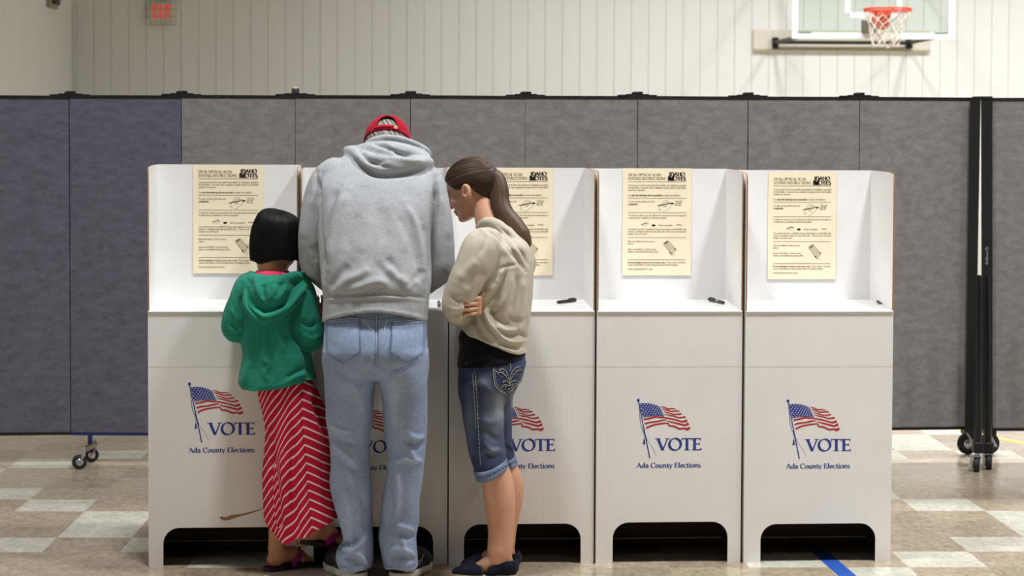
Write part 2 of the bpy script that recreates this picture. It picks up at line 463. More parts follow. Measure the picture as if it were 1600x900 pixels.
# walls of painted vertical boards: real grooves
m_wall = M('painted_wall_boards', (236, 236, 234), 0.55)
m_wall.speckle(3.0, 0.02, 3, (1, 1, 0.2))
m_groove = M('wall_groove', (150, 144, 128), 0.8)
m_ceil = M('ceiling_paint', (150, 150, 148), 0.8)
m_dwall = M('dark_unseen_wall', (96, 84, 72), 0.7)  # unseen wall, its dark colour invented to cut bounce light
YW = 23.8
CORNER = W(113.5, 120, YW)
def wall_pt(s, dpt, z):                           # s along the back wall, dpt towards the room
    x, y = rot2(s, -dpt)
    return (CORNER[0] + x, CORNER[1] + y, z)
def boards(name, fn, length, z1, pitch, phase, gw=0.006, gd=0.006):
    mb = MB(); s = 0.0; edges = [0.0]; k = phase
    while k < length:
        if k > 0.02: edges.append(k)
        k += pitch
    edges.append(length)
    for a, b in zip(edges[:-1], edges[1:]):
        a2 = a + gw / 2; b2 = b - gw / 2
        mb.add([fn(a2, 0, 0), fn(b2, 0, 0), fn(b2, 0, z1), fn(a2, 0, z1)], [(0, 1, 2, 3)], 0)
        for e0, e1, d0, d1, mi in ((b2, b2 + gw * .25, 0, -gd, 0), (b2 + gw * .25, b + gw * .25, -gd, -gd, 1), (b + gw * .25, b + gw / 2, -gd, 0, 0)):
            mb.add([fn(e0, d0, 0), fn(e1, d1, 0), fn(e1, d1, z1), fn(e0, d0, z1)], [(0, 1, 2, 3)], mi)
    return mb.build(name, [m_wall, m_groove])
tag(boards('wall_back', lambda s, d, z: wall_pt(s, d, z), 15.5, CEIL, 0.2032, 0.045), kind='structure')
tag(boards('wall_left', lambda s, d, z: wall_pt(0 + d, s, z), 30.0, CEIL, 0.2032, 0.10), kind='structure')
mb = MB(); mb.add([wall_pt(15.5, 0, 0), wall_pt(15.5, 30, 0), wall_pt(15.5, 30, CEIL), wall_pt(15.5, 0, CEIL)], [(0, 1, 2, 3)])
tag(mb.build('wall_right', m_wall), kind='structure')
mb = MB(); mb.add([wall_pt(0, 30, 0), wall_pt(15.5, 30, 0), wall_pt(15.5, 30, CEIL), wall_pt(0, 30, CEIL)], [(0, 1, 2, 3)])
tag(mb.build('wall_front', m_dwall), kind='structure')
mb = MB(); mb.add([wall_pt(0, 0, CEIL), wall_pt(15.5, 0, CEIL), wall_pt(15.5, 30, CEIL), wall_pt(0, 30, CEIL)], [(0, 1, 2, 3)])
tag(mb.build('ceiling', m_ceil), kind='structure')

# court lines of coloured tape
def floor_tape(name, pts, w, mat, label):
    mb = MB(); p = np.array(pts)[:, :2]; n = len(p)
    T = np.gradient(p, axis=0); T /= np.linalg.norm(T, axis=1)[:, None]
    N = np.stack([-T[:, 1], T[:, 0]], 1) * w / 2
    vs = [(*q, 0.0008) for q in p + N] + [(*q, 0.0008) for q in p - N] + [(*q, 0.0) for q in p + N] + [(*q, 0.0) for q in p - N]
    fs = [(i, i + 1, n + i + 1, n + i) for i in range(n - 1)]
    fs += [(i, i + 1, 2 * n + i + 1, 2 * n + i) for i in range(n - 1)] + [(n + i, n + i + 1, 3 * n + i + 1, 3 * n + i) for i in range(n - 1)]
    mb.add(vs, fs)
    o = mb.build(name, mat)
    return tag(o, label, 'floor tape')
m_blue_tape = M('blue_tape', (38, 84, 170), 0.45)
m_yellow_tape = M('yellow_tape', (240, 205, 90), 0.45)
b0 = WF(1262, 846); b1 = WF(1324, 900)
bd = (b1 - b0)
floor_tape('floor_tape', [b0 - bd * 0.35, b0, b1, b1 + bd * 0.7], 0.068, m_blue_tape, 'blue tape line running out from under the booth at the end of the row')
y0 = WF(1560, 684.5); y1 = WF(1600, 693)
floor_tape('floor_tape', [y0 + (y0 - y1) * 1.6, y0, y1, y1 + (y1 - y0) * 1.2], 0.05, m_yellow_tape, 'yellow tape line on the floor beyond the partition')

# ------------------------------------------------------------------ exit sign in a wire guard on the back wall
def on_wall(px, py, off=0.0):                      # point on the back wall plane, off metres into the room
    n = np.array([*rot2(0, -1), 0.0]); p0 = CORNER + n * off
    return WPL(px, py, p0, n)
nW = np.array([*rot2(0, -1), 0.0]); sW = np.array([*rot2(1, 0), 0.0])
m_sign = M('exit_sign_housing', (232, 226, 202), 0.5)
m_exit = M('exit_red', (235, 30, 45), 0.4)
m_exit.b.inputs['Emission Color'].default_value = srgb(255, 30, 45); m_exit.b.inputs['Emission Strength'].default_value = 0.42
m_wire = M('guard_wire', (150, 144, 120), 0.4, 0.6)
c0 = on_wall(231, 38); c1 = on_wall(277, 4)
sw_ = float(np.dot(c1 - c0, sW)); sh_ = c1[2] - c0[2]
root = empty('exit_sign', tuple(c0), ROOM_A)
tag(root, 'red lettered exit sign in a wire guard high on the far wall', 'exit sign')
mb = MB(); mb.bbox((0.02, -0.09, 0.03), (sw_ - 0.02, 0.0, sh_ - 0.01), 0.008); mb.build('housing', m_sign, root)
mb = MB()
lf = lambda a, b: (a, -0.0915, b)
xs = [8.2, 16.6, 24.2, 28.8]
U = sw_ / 46.0
def exr(x0, y0, x1, y1): poly2d(mb, [((x0) * U, (34 - y1) * U), ((x1) * U, (34 - y1) * U), ((x1) * U, (34 - y0) * U), ((x0) * U, (34 - y0) * U)], lf)
exr(9.5, 4, 11.8, 25); exr(9.5, 4, 16, 7); exr(9.5, 13, 15.2, 16); exr(9.5, 22, 16, 25)
poly2d(mb, [(17.5 * U, 30 * U), (19.4 * U, 30 * U), (24.5 * U, 9 * U), (22.6 * U, 9 * U)], lf); poly2d(mb, [(22.6 * U, 30 * U), (24.5 * U, 30 * U), (19.4 * U, 9 * U), (17.5 * U, 9 * U)], lf)
exr(26.8, 4, 28.9, 25); exr(32.9, 4, 35.0, 25); exr(30.4, 4, 37.4, 7)
mb.build('exit_lettering', m_exit, root)
mb = MB()
for k in range(7):
    x = sw_ * k / 6
    mb.tube([(x, 0.0, -0.01), (x, -0.14, -0.01), (x, -0.14, sh_ + 0.03), (x, 0, sh_ + 0.03)], 0.0026, 6)
for z in (-0.01, sh_ * .33, sh_ * .66, sh_ + 0.03):
    mb.tube([(0, 0.0, z), (0, -0.14, z), (sw_, -0.14, z), (sw_, 0.0, z)], 0.0026, 6)
mb.build('wire_guard', m_wire, root)

# small dark fixture on the left wall
pf = np.array([CORNER[0], 0, 0])
q = WPL(78, 3, CORNER, np.array([*rot2(1, 0), 0.0]))
m_dark = M('dark_plastic', (46, 42, 38), 0.5)
m_fix = M('fixture_plate', (160, 152, 130), 0.5)
root = empty('wall_speaker', (q[0], q[1], q[2]), ROOM_A)
tag(root, 'small dark square fixture at the top of the left wall', 'wall fixture')
mb = MB(); mb.bbox((0.0, -0.2, -0.07), (0.05, 0.2, 0.22), 0.01); mb.build('back_plate', m_fix, root)
mb = MB(); mb.bbox((0.045, -0.14, -0.03), (0.09, 0.14, 0.18), 0.01); mb.build('grille', m_dark, root)

# ------------------------------------------------------------------ basketball hoop
m_glass = Mat('backboard_glass', (0.82, 0.91, 0.87, 1), 0.04)
m_glass.b.inputs['Transmission Weight'].default_value = 1.0
m_glass.b.inputs['IOR'].default_value = 1.12
m_white = M('white_paint', (244, 244, 244), 0.4)
m_blackm = M('black_steel', (30, 28, 27), 0.45, 0.3)
m_orange = M('orange_rim', (226, 72, 28), 0.4)
m_net = M('net_cord', (222, 214, 198), 0.85)
m_pad = M('grey_bracket', (120, 116, 104), 0.5, 0.3)
m_beam = M('mount_board', (224, 218, 204), 0.6)
YB = 22.2
Bl = W(1237, 60.5, YB); Br = W(1490, 60.5, YB + 0.044)
bw = float(np.linalg.norm((Br - Bl)[:2])); bh = 1.07 * bw / 1.83 * 1.0
root = empty('basketball_hoop', tuple(Bl), ROOM_A)
tag(root, 'orange rimmed basketball hoop with a clear backboard on the far wall', 'basketball hoop')
U = bw / 253.0
mb = MB(); mb.bbox((0.02, -0.006, 0.03), (bw - 0.02, 0.006, bh - 0.02), 0.002); mb.build('glass_panel', m_glass, root)
mb = MB()
e = 9 * U
for lo, hi in (((0, 0), (bw, e)), ((0, bh - e), (bw, bh)), ((0, e), (e, bh - e)), ((bw - e, e), (bw, bh - e))):
    mb.bbox((lo[0], -0.018, lo[1]), (hi[0], 0.018, hi[1]), 0.004)
mb.build('board_frame', m_white, root)
mb = MB()
sq = [(83, 0), (171, 0)]
x0, x1 = 83 * U, 171 * U; zb = (60.5 - 27) * U; zt = zb + 0.45; t = 7.5 * U
for lo, hi in (((x0, zb), (x1, zb + t)), ((x0, zb), (x0 + t, zt)), ((x1 - t, zb), (x1, zt)), ((x0, zt - t), (x1, zt))):
    mb.box((lo[0], -0.0085, lo[1]), (hi[0], -0.0065, hi[1]))
mb.build('target_square', m_white, root)
m_gpad = M('green_pad', (120, 150, 128), .6)
for xa in (9, 222):
    mb = MB(); mb.bbox((xa * U, -0.022, 9 * U), ((xa + 21) * U, -0.016, 11.5 * U), 0.001); mb.build('corner_bracket', m_gpad, root)
rx, rz_, rr = 137 * U, (60.5 - 19.0) * U, 35.5 * U
mb = MB()
mb.bbox((rx - 28 * U, -0.05, rz_ - 33 * U), (rx - 3 * U, 0.03, rz_ - 12 * U), 0.006)
hb = mb.build('mounting_block', m_pad, root)
mb = MB()
ring = [(rx + rr * math.cos(2 * math.pi * k / 48), -0.16 - rr + rr * math.sin(2 * math.pi * k / 48), rz_ + 0.006) for k in range(48)]
mb.tube(ring, 0.011, 8, closed=True)
ring2 = [(p[0], p[1], p[2] - 0.022) for p in ring]
mb.tube(ring2, 0.006, 6, closed=True)
for k in range(0, 48, 4):
    mb.tube([ring[k], ring2[k]], 0.005, 5)
ob = mb.build('rim', m_orange, root)
mb = MB()                                          # wedge shaped bracket from the board out to the ring
w0, w1 = 0.10, 0.085
A_ = [(rx - w0, -0.02, rz_ + 0.01), (rx + w0, -0.02, rz_ + 0.01), (rx + w1, -0.02, rz_ - 0.19), (rx - w1, -0.02, rz_ - 0.19)]
B_ = [(rx - w0, -0.17, rz_ + 0.01), (rx + w0, -0.17, rz_ + 0.01), (rx + w0 * .9, -0.17, rz_ - 0.03), (rx - w0 * .9, -0.17, rz_ - 0.03)]
mb.add(A_ + B_, [(0, 1, 2, 3), (7, 6, 5, 4), (0, 4, 5, 1), (3, 2, 6, 7), (0, 3, 7, 4), (1, 5, 6, 2)])
mb.build('rim_bracket', m_orange, root)
mb = MB()
NK = 12; LV = 6; netH = 52 * U
lv = lambda i: rr * (0.98 - 0.46 * (i / LV) ** 0.75)
def npt(i, k):
    a = 2 * math.pi * (k + 0.5 * (i % 2)) / NK
    r_ = lv(i)
    jx = 0.012 * math.sin(3.1 * k + i) * (i / LV); sway = -0.005 * i
    return (rx + sway + r_ * math.cos(a) + jx, -0.16 - rr + r_ * math.sin(a), rz_ - 0.03 - netH * (i / LV) + 0.012 * math.sin(k * 2.3 + i) * (i > 0))
for k in range(NK):
    for i in range(LV):
        q0, q1 = npt(i, k), npt(i + 1, k if i % 2 == 0 else k + 1)
        q2 = npt(i + 1, (k - 1) if i % 2 == 0 else k)
        for qq in (q1, q2):
            mb.tube([q0, tuple((np.array(q0) + np.array(qq)) / 2 + np.array([0, 0, -0.006])), qq], 0.0045, 5)
mb.build('net', m_net, root)
# wall mount: board, two brackets, arms reaching out to the backboard
mbd = MB()
wl = np.array(on_wall(1176, 77.5)) - Bl; wr = np.array(on_wall(1452, 77.5)) - Bl
ca, sa = math.cos(-ROOM_A), math.sin(-ROOM_A)
def loc_(v): return np.array([v[0] * ca - v[1] * sa, v[0] * sa + v[1] * ca, v[2]])
wl, wr = loc_(wl), loc_(wr)
mbd.bbox((wl[0], wl[1] - 0.04, wl[2]), (wr[0], wl[1], wl[2] + 0.24), 0.008)
mbd.build('wall_board', m_beam, root)
m_edge = M('mount_edge', (190, 180, 154), .6)
mbd = MB(); mbd.box((wl[0], wl[1] - 0.05, wl[2] - 0.012), (wr[0], wl[1], wl[2] + 0.008)); mbd.build('wall_board_edge', m_edge, root)
yw = wl[1] - 0.04
for px_ in (1211, 1420):
    bl = loc_(np.array(on_wall(px_, 76, 0.06)) - Bl)
    mbd = MB(); mbd.bbox((bl[0] - 0.035, yw - 0.07, bl[2]), (bl[0] + 0.035, yw, bl[2] + 0.13), 0.006)
    mbd.build('wall_bracket', m_blackm, root)
zbar = loc_(np.array(on_wall(1300, 66.5, 0.1)) - Bl)[2]
lx0 = loc_(np.array(on_wall(1211, 66, .1)) - Bl)[0]; lx1 = loc_(np.array(on_wall(1420, 66, .1)) - Bl)[0]
mbd = MB(); mbd.tube([(lx0, yw - 0.07, zbar), (lx1, yw - 0.07, zbar)], 0.022, 8); mbd.build('cross_bar', m_blackm, root)
for xa, xb in ((lx0, lx0 + 0.14), (lx1, lx1 + 0.06)):
    mbd = MB(); mbd.tube([(xa, yw - 0.07, zbar), (xb, 0.03, 0.05)], 0.022, 8); mbd.build('lower_arm', m_blackm, root)
    mbd = MB(); mbd.tube([(xa, yw - 0.0, zbar + 0.9), (xb, 0.03, 0.75)], 0.022, 8); mbd.build('upper_arm', m_blackm, root)
# ------------------------------------------------------------------ cardboard voting booths
RA = WF(230, 886); RB = WF(1390, 878)
ru = (RB - RA); ru[2] = 0; RL = np.linalg.norm(ru); ru /= RL
RN = np.array([-ru[1], ru[0], 0.0])               # into depth
BOOTH_RZ = 0.072
BD = 0.36                                         # depth of the booth

def cardboard(name, rgb=(240, 239, 238)):
    m = M(name, rgb, 0.62, 0, 0.3)
    blot = m.noise(2.3, 4, 0.6)
    m.setc(m.ramp(blot, [(0.3, tuple(c * .93 for c in m.color[:3]) + (1,)), (0.7, m.color)]))
    w = m.node('ShaderNodeTexWave', wave_type='BANDS', bands_direction='X')
    w.inputs['Scale'].default_value = 42.0; w.inputs['Distortion'].default_value = 0.4
    m.link(m.coord((1, 0, 0)), w.inputs['Vector'])
    h = m.math('MULTIPLY_ADD', w.outputs['Fac'], 0.35, 0.0)
    dent = m.noise(11, 4, 0.6)
    h2 = m.math('ADD', h, m.math('MULTIPLY', dent, 1.2))
    m.bump(h2, 0.35, 0.0015)
    return m
m_card = cardboard('white_cardboard')
m_kraft = M('kraft_edge', (158, 124, 84), 0.8); m_kraft.speckle(160, 0.3, 2)
m_inner = M('shaded_kraft_inside', (84, 66, 50), 0.9)  # brown kraft, darkened to stand in for shade inside the booth
m_inkb = M('blue_ink', (36, 60, 150), 0.6)
m_inkr = M('red_ink', (186, 32, 44), 0.6)
m_star = M('white_ink', (232, 228, 224), 0.6)

BOOTHS = [  # left x, right x at shelf height; back top y; cutout left, right, top; emblem ball; front bottoms
    dict(l=231, r=466, top=257, cut=(255, 441, 825), ball=(296, 600), es=1.015, bot=(886, 884)),
    dict(l=469.5, r=700, top=262, cut=(490, 677, 824), ball=(535, 629), es=1.0, bot=(882, 880)),
    dict(l=702, r=930, top=262, cut=(725, 907.5, 819.5), ball=(768, 626.5), es=1.0, bot=(881, 879.5)),
    dict(l=933, r=1161, top=263.5, cut=(957.5, 1137, 816.5), ball=(997.3, 625.4), es=1.0, bot=(877, 876)),
    dict(l=1165, r=1397, top=266, cut=(1188.5, 1368, 819), ball=(1231.3, 626.6), es=1.0, bot=(877, 879)),
]
PLACE = ['leftmost in the row, its front torn low down', 'between the girl and the man in the grey hoodie', 'behind the young woman with crossed arms',
         'second from the right end of the row', 'at the right end of the row, above the blue tape']
LAB = ['white cardboard voting booth with a brown tear low on its front',
       'white cardboard voting booth half hidden behind the man in the grey hoodie',
       'white cardboard voting booth beside the woman with crossed arms, pen lying on its shelf',
       'white cardboard voting booth next to last in the row, nobody standing at it',
       'white cardboard voting booth standing over the blue floor tape, end of the row']
ZS = 8.0 / 51.43 * 0                              # (unused offset)
def emblem(fp, fn0, k):
    """fn0(a, b): emblem coordinates (close-up pixels, origin at the finial) -> local point"""
    f = lambda a, b: fn0(a - 137, b - 107)
    mb = MB()
    tl, tr, br, bl = np.array([150, 137.]), np.array([358, 176.]), np.array([404, 271.]), np.array([182, 281.])
    top = smooth_path([(150, 138), (215, 136), (270, 142), (320, 157), (358, 177)], 5)
    bot = smooth_path([(404, 272), (350, 268), (300, 266), (240, 272), (182, 281)], 5)
    poly2d(mb, [tuple(p) for p in top] + [(371, 205), (386, 236)] + [tuple(p) for p in bot], lambda a, b: f(a, b), 0)
    f2 = lambda a, b: fn0(a - 137, b - 107, 0.0004)
    for r in range(7):
        n = 8
        for c in range(n):
            u = (c + 0.5 + (0.25 if r % 2 else -0.2)) / n; v = (r + 0.6) / 7.2
            if u > 0.98: continue
            uu = u ** 0.95
            i = uu * (len(top) - 1); j = int(i); ft = i - j
            pt = top[j] * (1 - ft) + top[min(j + 1, len(top) - 1)] * ft
            bb = bot[::-1]; pb = bb[j] * (1 - ft) + bb[min(j + 1, len(bb) - 1)] * ft
            q = pt * (1 - v) + pb * v
            rad = 8.2 - 2.8 * u
            pts = []
            for s in range(10):
                a = math.pi * 2 * s / 10 - math.pi / 2; rr_ = rad if s % 2 == 0 else rad * .5
                pts.append((q[0] + rr_ * math.cos(a), q[1] + rr_ * math.sin(a)))
            poly2d(mb, pts, f2, 2)
    ST = [([(368, 172), (400, 178), (440, 194), (480, 193), (528, 200)], [9, 10, 11, 12, 4]),
          ([(376, 195), (420, 203), (470, 220), (505, 218), (554, 219)], [7, 11, 12, 13, 13]),
          ([(393, 221), (440, 234), (490, 250), (530, 252), (578, 246)], [6, 11, 12, 13, 15]),
          ([(404, 247), (450, 260), (500, 270), (545, 284), (575, 284), (617, 277)], [5, 11, 11, 13, 15, 18]),
          ([(194, 300), (250, 291), (310, 276), (360, 281), (410, 284), (470, 296), (525, 309), (575, 324), (600, 325), (636, 313)], [17, 17, 17, 13, 13, 15, 15, 16, 20, 24]),
          ([(206, 345), (260, 331), (320, 325), (380, 311), (425, 307)], [17, 15, 15, 16, 8]),
          ([(432, 318), (500, 335), (560, 350), (612, 362), (635, 352), (651, 346)], [7, 15, 17, 18, 24, 26]),
          ([(218, 390), (270, 365), (330, 351), (390, 343), (438, 340), (452, 364), (505, 373), (560, 398), (605, 393), (632, 403), (664, 386)], [18, 17, 15, 15, 12, 16, 17, 18, 16, 24, 24])]
    for p, w in ST:
        sp = smooth_path(p, 4); ww = np.interp(np.linspace(0, 1, len(sp)), np.linspace(0, 1, len(w)), w)
        stroke2d(mb, sp, ww, f, 1)
    stroke2d(mb, [(139, 118), (257, 692)], [9, 12], f, 0)
    poly2d(mb, arc(137, 107, 15, 16, 0, 340, 16), f, 0)
    stroke2d(mb, smooth_path([(142, 130), (150, 250), (165, 360), (200, 450), (238, 522), (290, 595), (322, 665)], 4), 2.6, f, 0)
    stroke2d(mb, smooth_path([(150, 150), (158, 290), (178, 390), (206, 440), (232, 510)], 4), 2.4, f, 0)
    stroke2d(mb, smooth_path([(192, 400), (196, 450), (200, 500)], 4), 3, f, 0)
    poly2d(mb, [(196, 492), (206, 500), (210, 551), (186, 553)], f, 0)
    mb.build('printed_flag', [m_inkb, m_inkr, m_star], fp)
    mb = MB()
    g = lambda a, b: f(a, -b)
    letter(mb, 'VOTE', g, 326, -615, 121, 458, 0.18, -0.03)
    mb.build('vote_lettering', [m_inkb], fp)
    mb = MB()
    letter(mb, 'Ada County Elections', g, 122, -790, 48, 655, 0.175, -0.01)
    mb.build('county_lettering', [m_inkb], fp)

ROOTS = []
for bi, B in enumerate(BOOTHS):
    pl = WPL(B['l'], 486, RA, RN); pr = WPL(B['r'], 486, RA, RN)
    wdt = float(np.linalg.norm((pr - pl)[:2]))
    root = empty('voting_booth', (pl[0], pl[1], 0.0), BOOTH_RZ)
    tag(root, LAB[bi], 'voting booth', 'row of voting booths')
    ROOTS.append(root)
    ux = np.array([math.cos(BOOTH_RZ), math.sin(BOOTH_RZ), 0]); uy = np.array([-ux[1], ux[0], 0]); og = np.array([pl[0], pl[1], 0.0])
    B['og'], B['ux'], B['uy'], B['w'] = og, ux, uy, wdt
    def loc(px, py, d=0.0, og=og, ux=ux, uy=uy):                        # pixel -> local (s, z) on the plane at depth d
        p = WPL(px, py, og + uy * d, uy) - og
        return float(p @ ux), float(p[2])
    B['loc'] = loc
    t = 0.0055
    zs = loc(0.5 * (B['l'] + B['r']), 485.5)[1]      # shelf front height
    ztop = loc(0.5 * (B['l'] + B['r']), B['top'], BD)[1]
    B['zs'] = zs
    # front panel with arched foot cutout
    ca0, zc = loc(B['cut'][0], B['cut'][2]); ca1 = loc(B['cut'][1], B['cut'][2])[0]
    if bi == 0: ca1 = wdt - 0.062
    rad = 0.062
    poly = [(0, 0), (ca0, 0)] + [(ca0, zc - rad)] + arc(ca0 + rad, zc - rad, rad, rad, 180, 90, 8)[1:] \
        + arc(ca1 - rad, zc - rad, rad, rad, 90, 0, 8) + [(ca1, 0), (wdt, 0), (wdt, zs - 0.004), (0, zs - 0.004)]
    # split into convex-ish pieces so that the faces stay clean
    mb = MB()
    fn = lambda a, b, d: (a, d, b)
    zt_ = zs - 0.004
    zf = loc(0.5 * (B['l'] + B['r']), 573)[1]        # score line
    arcL = arc(ca0 + rad, zc - rad, rad, rad, 180, 90, 8); arcR = arc(ca1 - rad, zc - rad, rad, rad, 90, 0, 8)
    mb.prism([(0, 0), (ca0, 0)] + arcL + [(ca0 + rad, zf - 0.003), (0, zf - 0.003)], fn, 0, t, 0, 1)
    mb.prism([(ca1, 0), (wdt, 0), (wdt, zf - 0.003), (ca1 - rad, zf - 0.003)] + arcR, fn, 0, t, 0, 1)
    mb.prism([(ca0 + rad, zc), (ca1 - rad, zc), (ca1 - rad, zf - 0.003), (ca0 + rad, zf - 0.003)], fn, 0, t, 0, 1)
    mb.prism([(0, zf - 0.003), (wdt, zf - 0.003), (wdt, zf), (0, zf)], fn, 0.0004, t, 0, 1)
    mb.prism([(0, zf), (wdt, zf), (wdt, zt_), (0, zt_)], fn, 0, t, 0, 1)
    fp = mb.build('front_panel', [m_card, m_kraft], root)
    bx, bz = loc(*B['ball'])
    sc = B['es'] / 6.4286 / (F_PX / (og[1] + 0.03))
    emblem(fp, lambda a, b, e=0.0: (bx + a * sc, -0.0006 - e, bz - b * sc), sc)
    if bi == 0:                                    # torn strip showing the brown core
        mb = MB()
        T_ = [(343, 808), (347, 812.5), (356, 813), (366, 810), (376, 806.5), (388, 803.5), (400, 799.5), (408, 796.5), (409, 793.5), (407.5, 793), (407, 796), (398, 798), (386, 801), (375, 803.5), (362, 804.5), (352, 808.5), (346, 807)]
        pts = [loc(*q) for q in T_]
        mb.prism(pts, lambda a, b, d: (a, d, b), -0.0014, 0.001)
        mb.build('torn_patch', m_kraft, fp)
    # side panels
    for sd in (0, 1):
        a0, a1 = (0, t) if sd == 0 else (wdt - t, wdt)
        ft = ztop - 0.010; ch = 0.016
        prof = [(t, 0.0), (BD, 0.0), (BD, ztop), (0.10, ztop - 0.004), (ch, ft), (0.004, ft - ch * .8), (0.0, ft - ch * 1.8), (0.0, zs - 0.003), (t, zs - 0.003)]
        mb = MB()
        lean = 0.010 if sd == 0 else -0.004
        mb.prism(prof, lambda a, b, d: (d, a, b), a0, a1, 0, 1)
        e0, e1 = (a1 + .0004, a1 + .0009) if sd == 0 else (a0 - .0009, a0 - .0004)
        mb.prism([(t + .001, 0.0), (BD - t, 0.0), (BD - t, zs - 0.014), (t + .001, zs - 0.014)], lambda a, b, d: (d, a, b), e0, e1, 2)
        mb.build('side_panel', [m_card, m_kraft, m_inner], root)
    # back panel, its bottom edge clear of the floor
    mb = MB(); mb.prism([(t, 0.0), (wdt - t, 0.0), (wdt - t, ztop), (t, ztop)], fn, BD - t, BD, 0, 0)
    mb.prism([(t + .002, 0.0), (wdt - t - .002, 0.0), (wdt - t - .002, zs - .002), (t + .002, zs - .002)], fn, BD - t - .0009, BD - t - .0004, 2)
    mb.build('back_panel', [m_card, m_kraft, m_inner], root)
    mb = MB(); mb.box((t + .01, BD - t - .02, 0.033), (wdt - t - .01, BD - t - .001, 0.036)); mb.build('bottom_flap', [m_card], root)
    # shelf, tipped up slightly to the back
    zb = zs + 0.017
    mb = MB()
    pr_ = [(-0.004, zs - 0.007), (BD - t, zb - 0.007), (BD - t, zb), (0.0, zs), (-0.005, zs - 0.003)]
    mb.prism(pr_, lambda a, b, d: (d, a, b), t * .3, wdt - t * .3, 0, 0)
    mb.build('shelf', [m_card], root)
    B['shelf'] = lambda s, d, zs=zs, zb=zb: zs + (zb - zs) * d / BD

# ------------------------------------------------------------------ instruction posters on the back panels
m_paper = M('cream_paper', (249, 236, 206), 0.7, 0, 0.3)
m_paper.speckle(5, 0.03, 2)
m_ink = M('poster_ink', (126, 110, 88), 0.7)
m_inkk = M('poster_black_ink', (34, 31, 30), 0.7)
m_inkg = M('poster_grey_tint', (206, 192, 160), 0.7)
LINES = [  # text, x0, x1, baseline, bold
    ('You may not vote for more than the number of candidates specified', 207, 521, 177, 0), ('on the ballot.  You may only complete a single oval for each ballot', 207, 521, 190, 0), ('question or measure.', 207, 300, 203, 0),
    ('Use', 207, 222, 231, 0), ('only the marking device provided', 225, 388, 231, 1), ('to mark your ballot(s).', 392, 491, 231, 0),
    ('To vote, you must fill in the oval', 207, 350, 265, 0), ('completely.', 207, 262, 279, 1),
    ('Fill in the', 460, 500, 263, 0), ('oval like', 460, 496, 273, 0), ('this one.', 460, 495, 283, 0),
    ('To write in a name, you must fill in the oval and write in the name of', 207, 521, 339, 0), ('a valid write-in candidate on the line provided.', 207, 416, 352, 0),
    ('Write in candidate', 372, 450, 392, 0), ('name', 468, 498, 389, 0),
    ('You cannot vote for a candidate whose name appears on the ballot and', 207, 521, 413, 0), ('write-in a candidate under the same office title.', 207, 410, 426, 0), ('This is an over-vote and', 416, 521, 426, 0), ('neither vote will count.', 207, 311, 439, 0),
    ('Place the ballot(s) in the secrecy', 207, 352, 479, 0), ('sleeve.', 207, 238, 492, 0),
    ('Return the ballot(s), in the secrecy', 207, 361, 521, 0), ('sleeve, to the Ballot Receiving Clerk.', 207, 374, 534, 0),
    ('Do not attempt to erase or cross out a vote.', 207, 410, 592, 1), ('If you make a mistake,', 416, 521, 592, 0), ('return your ballot(s) to the Issuing Clerk and obtain another.', 207, 480, 605, 0),
    ('See the posted instructions for voters.', 207, 344, 627, 0),
]
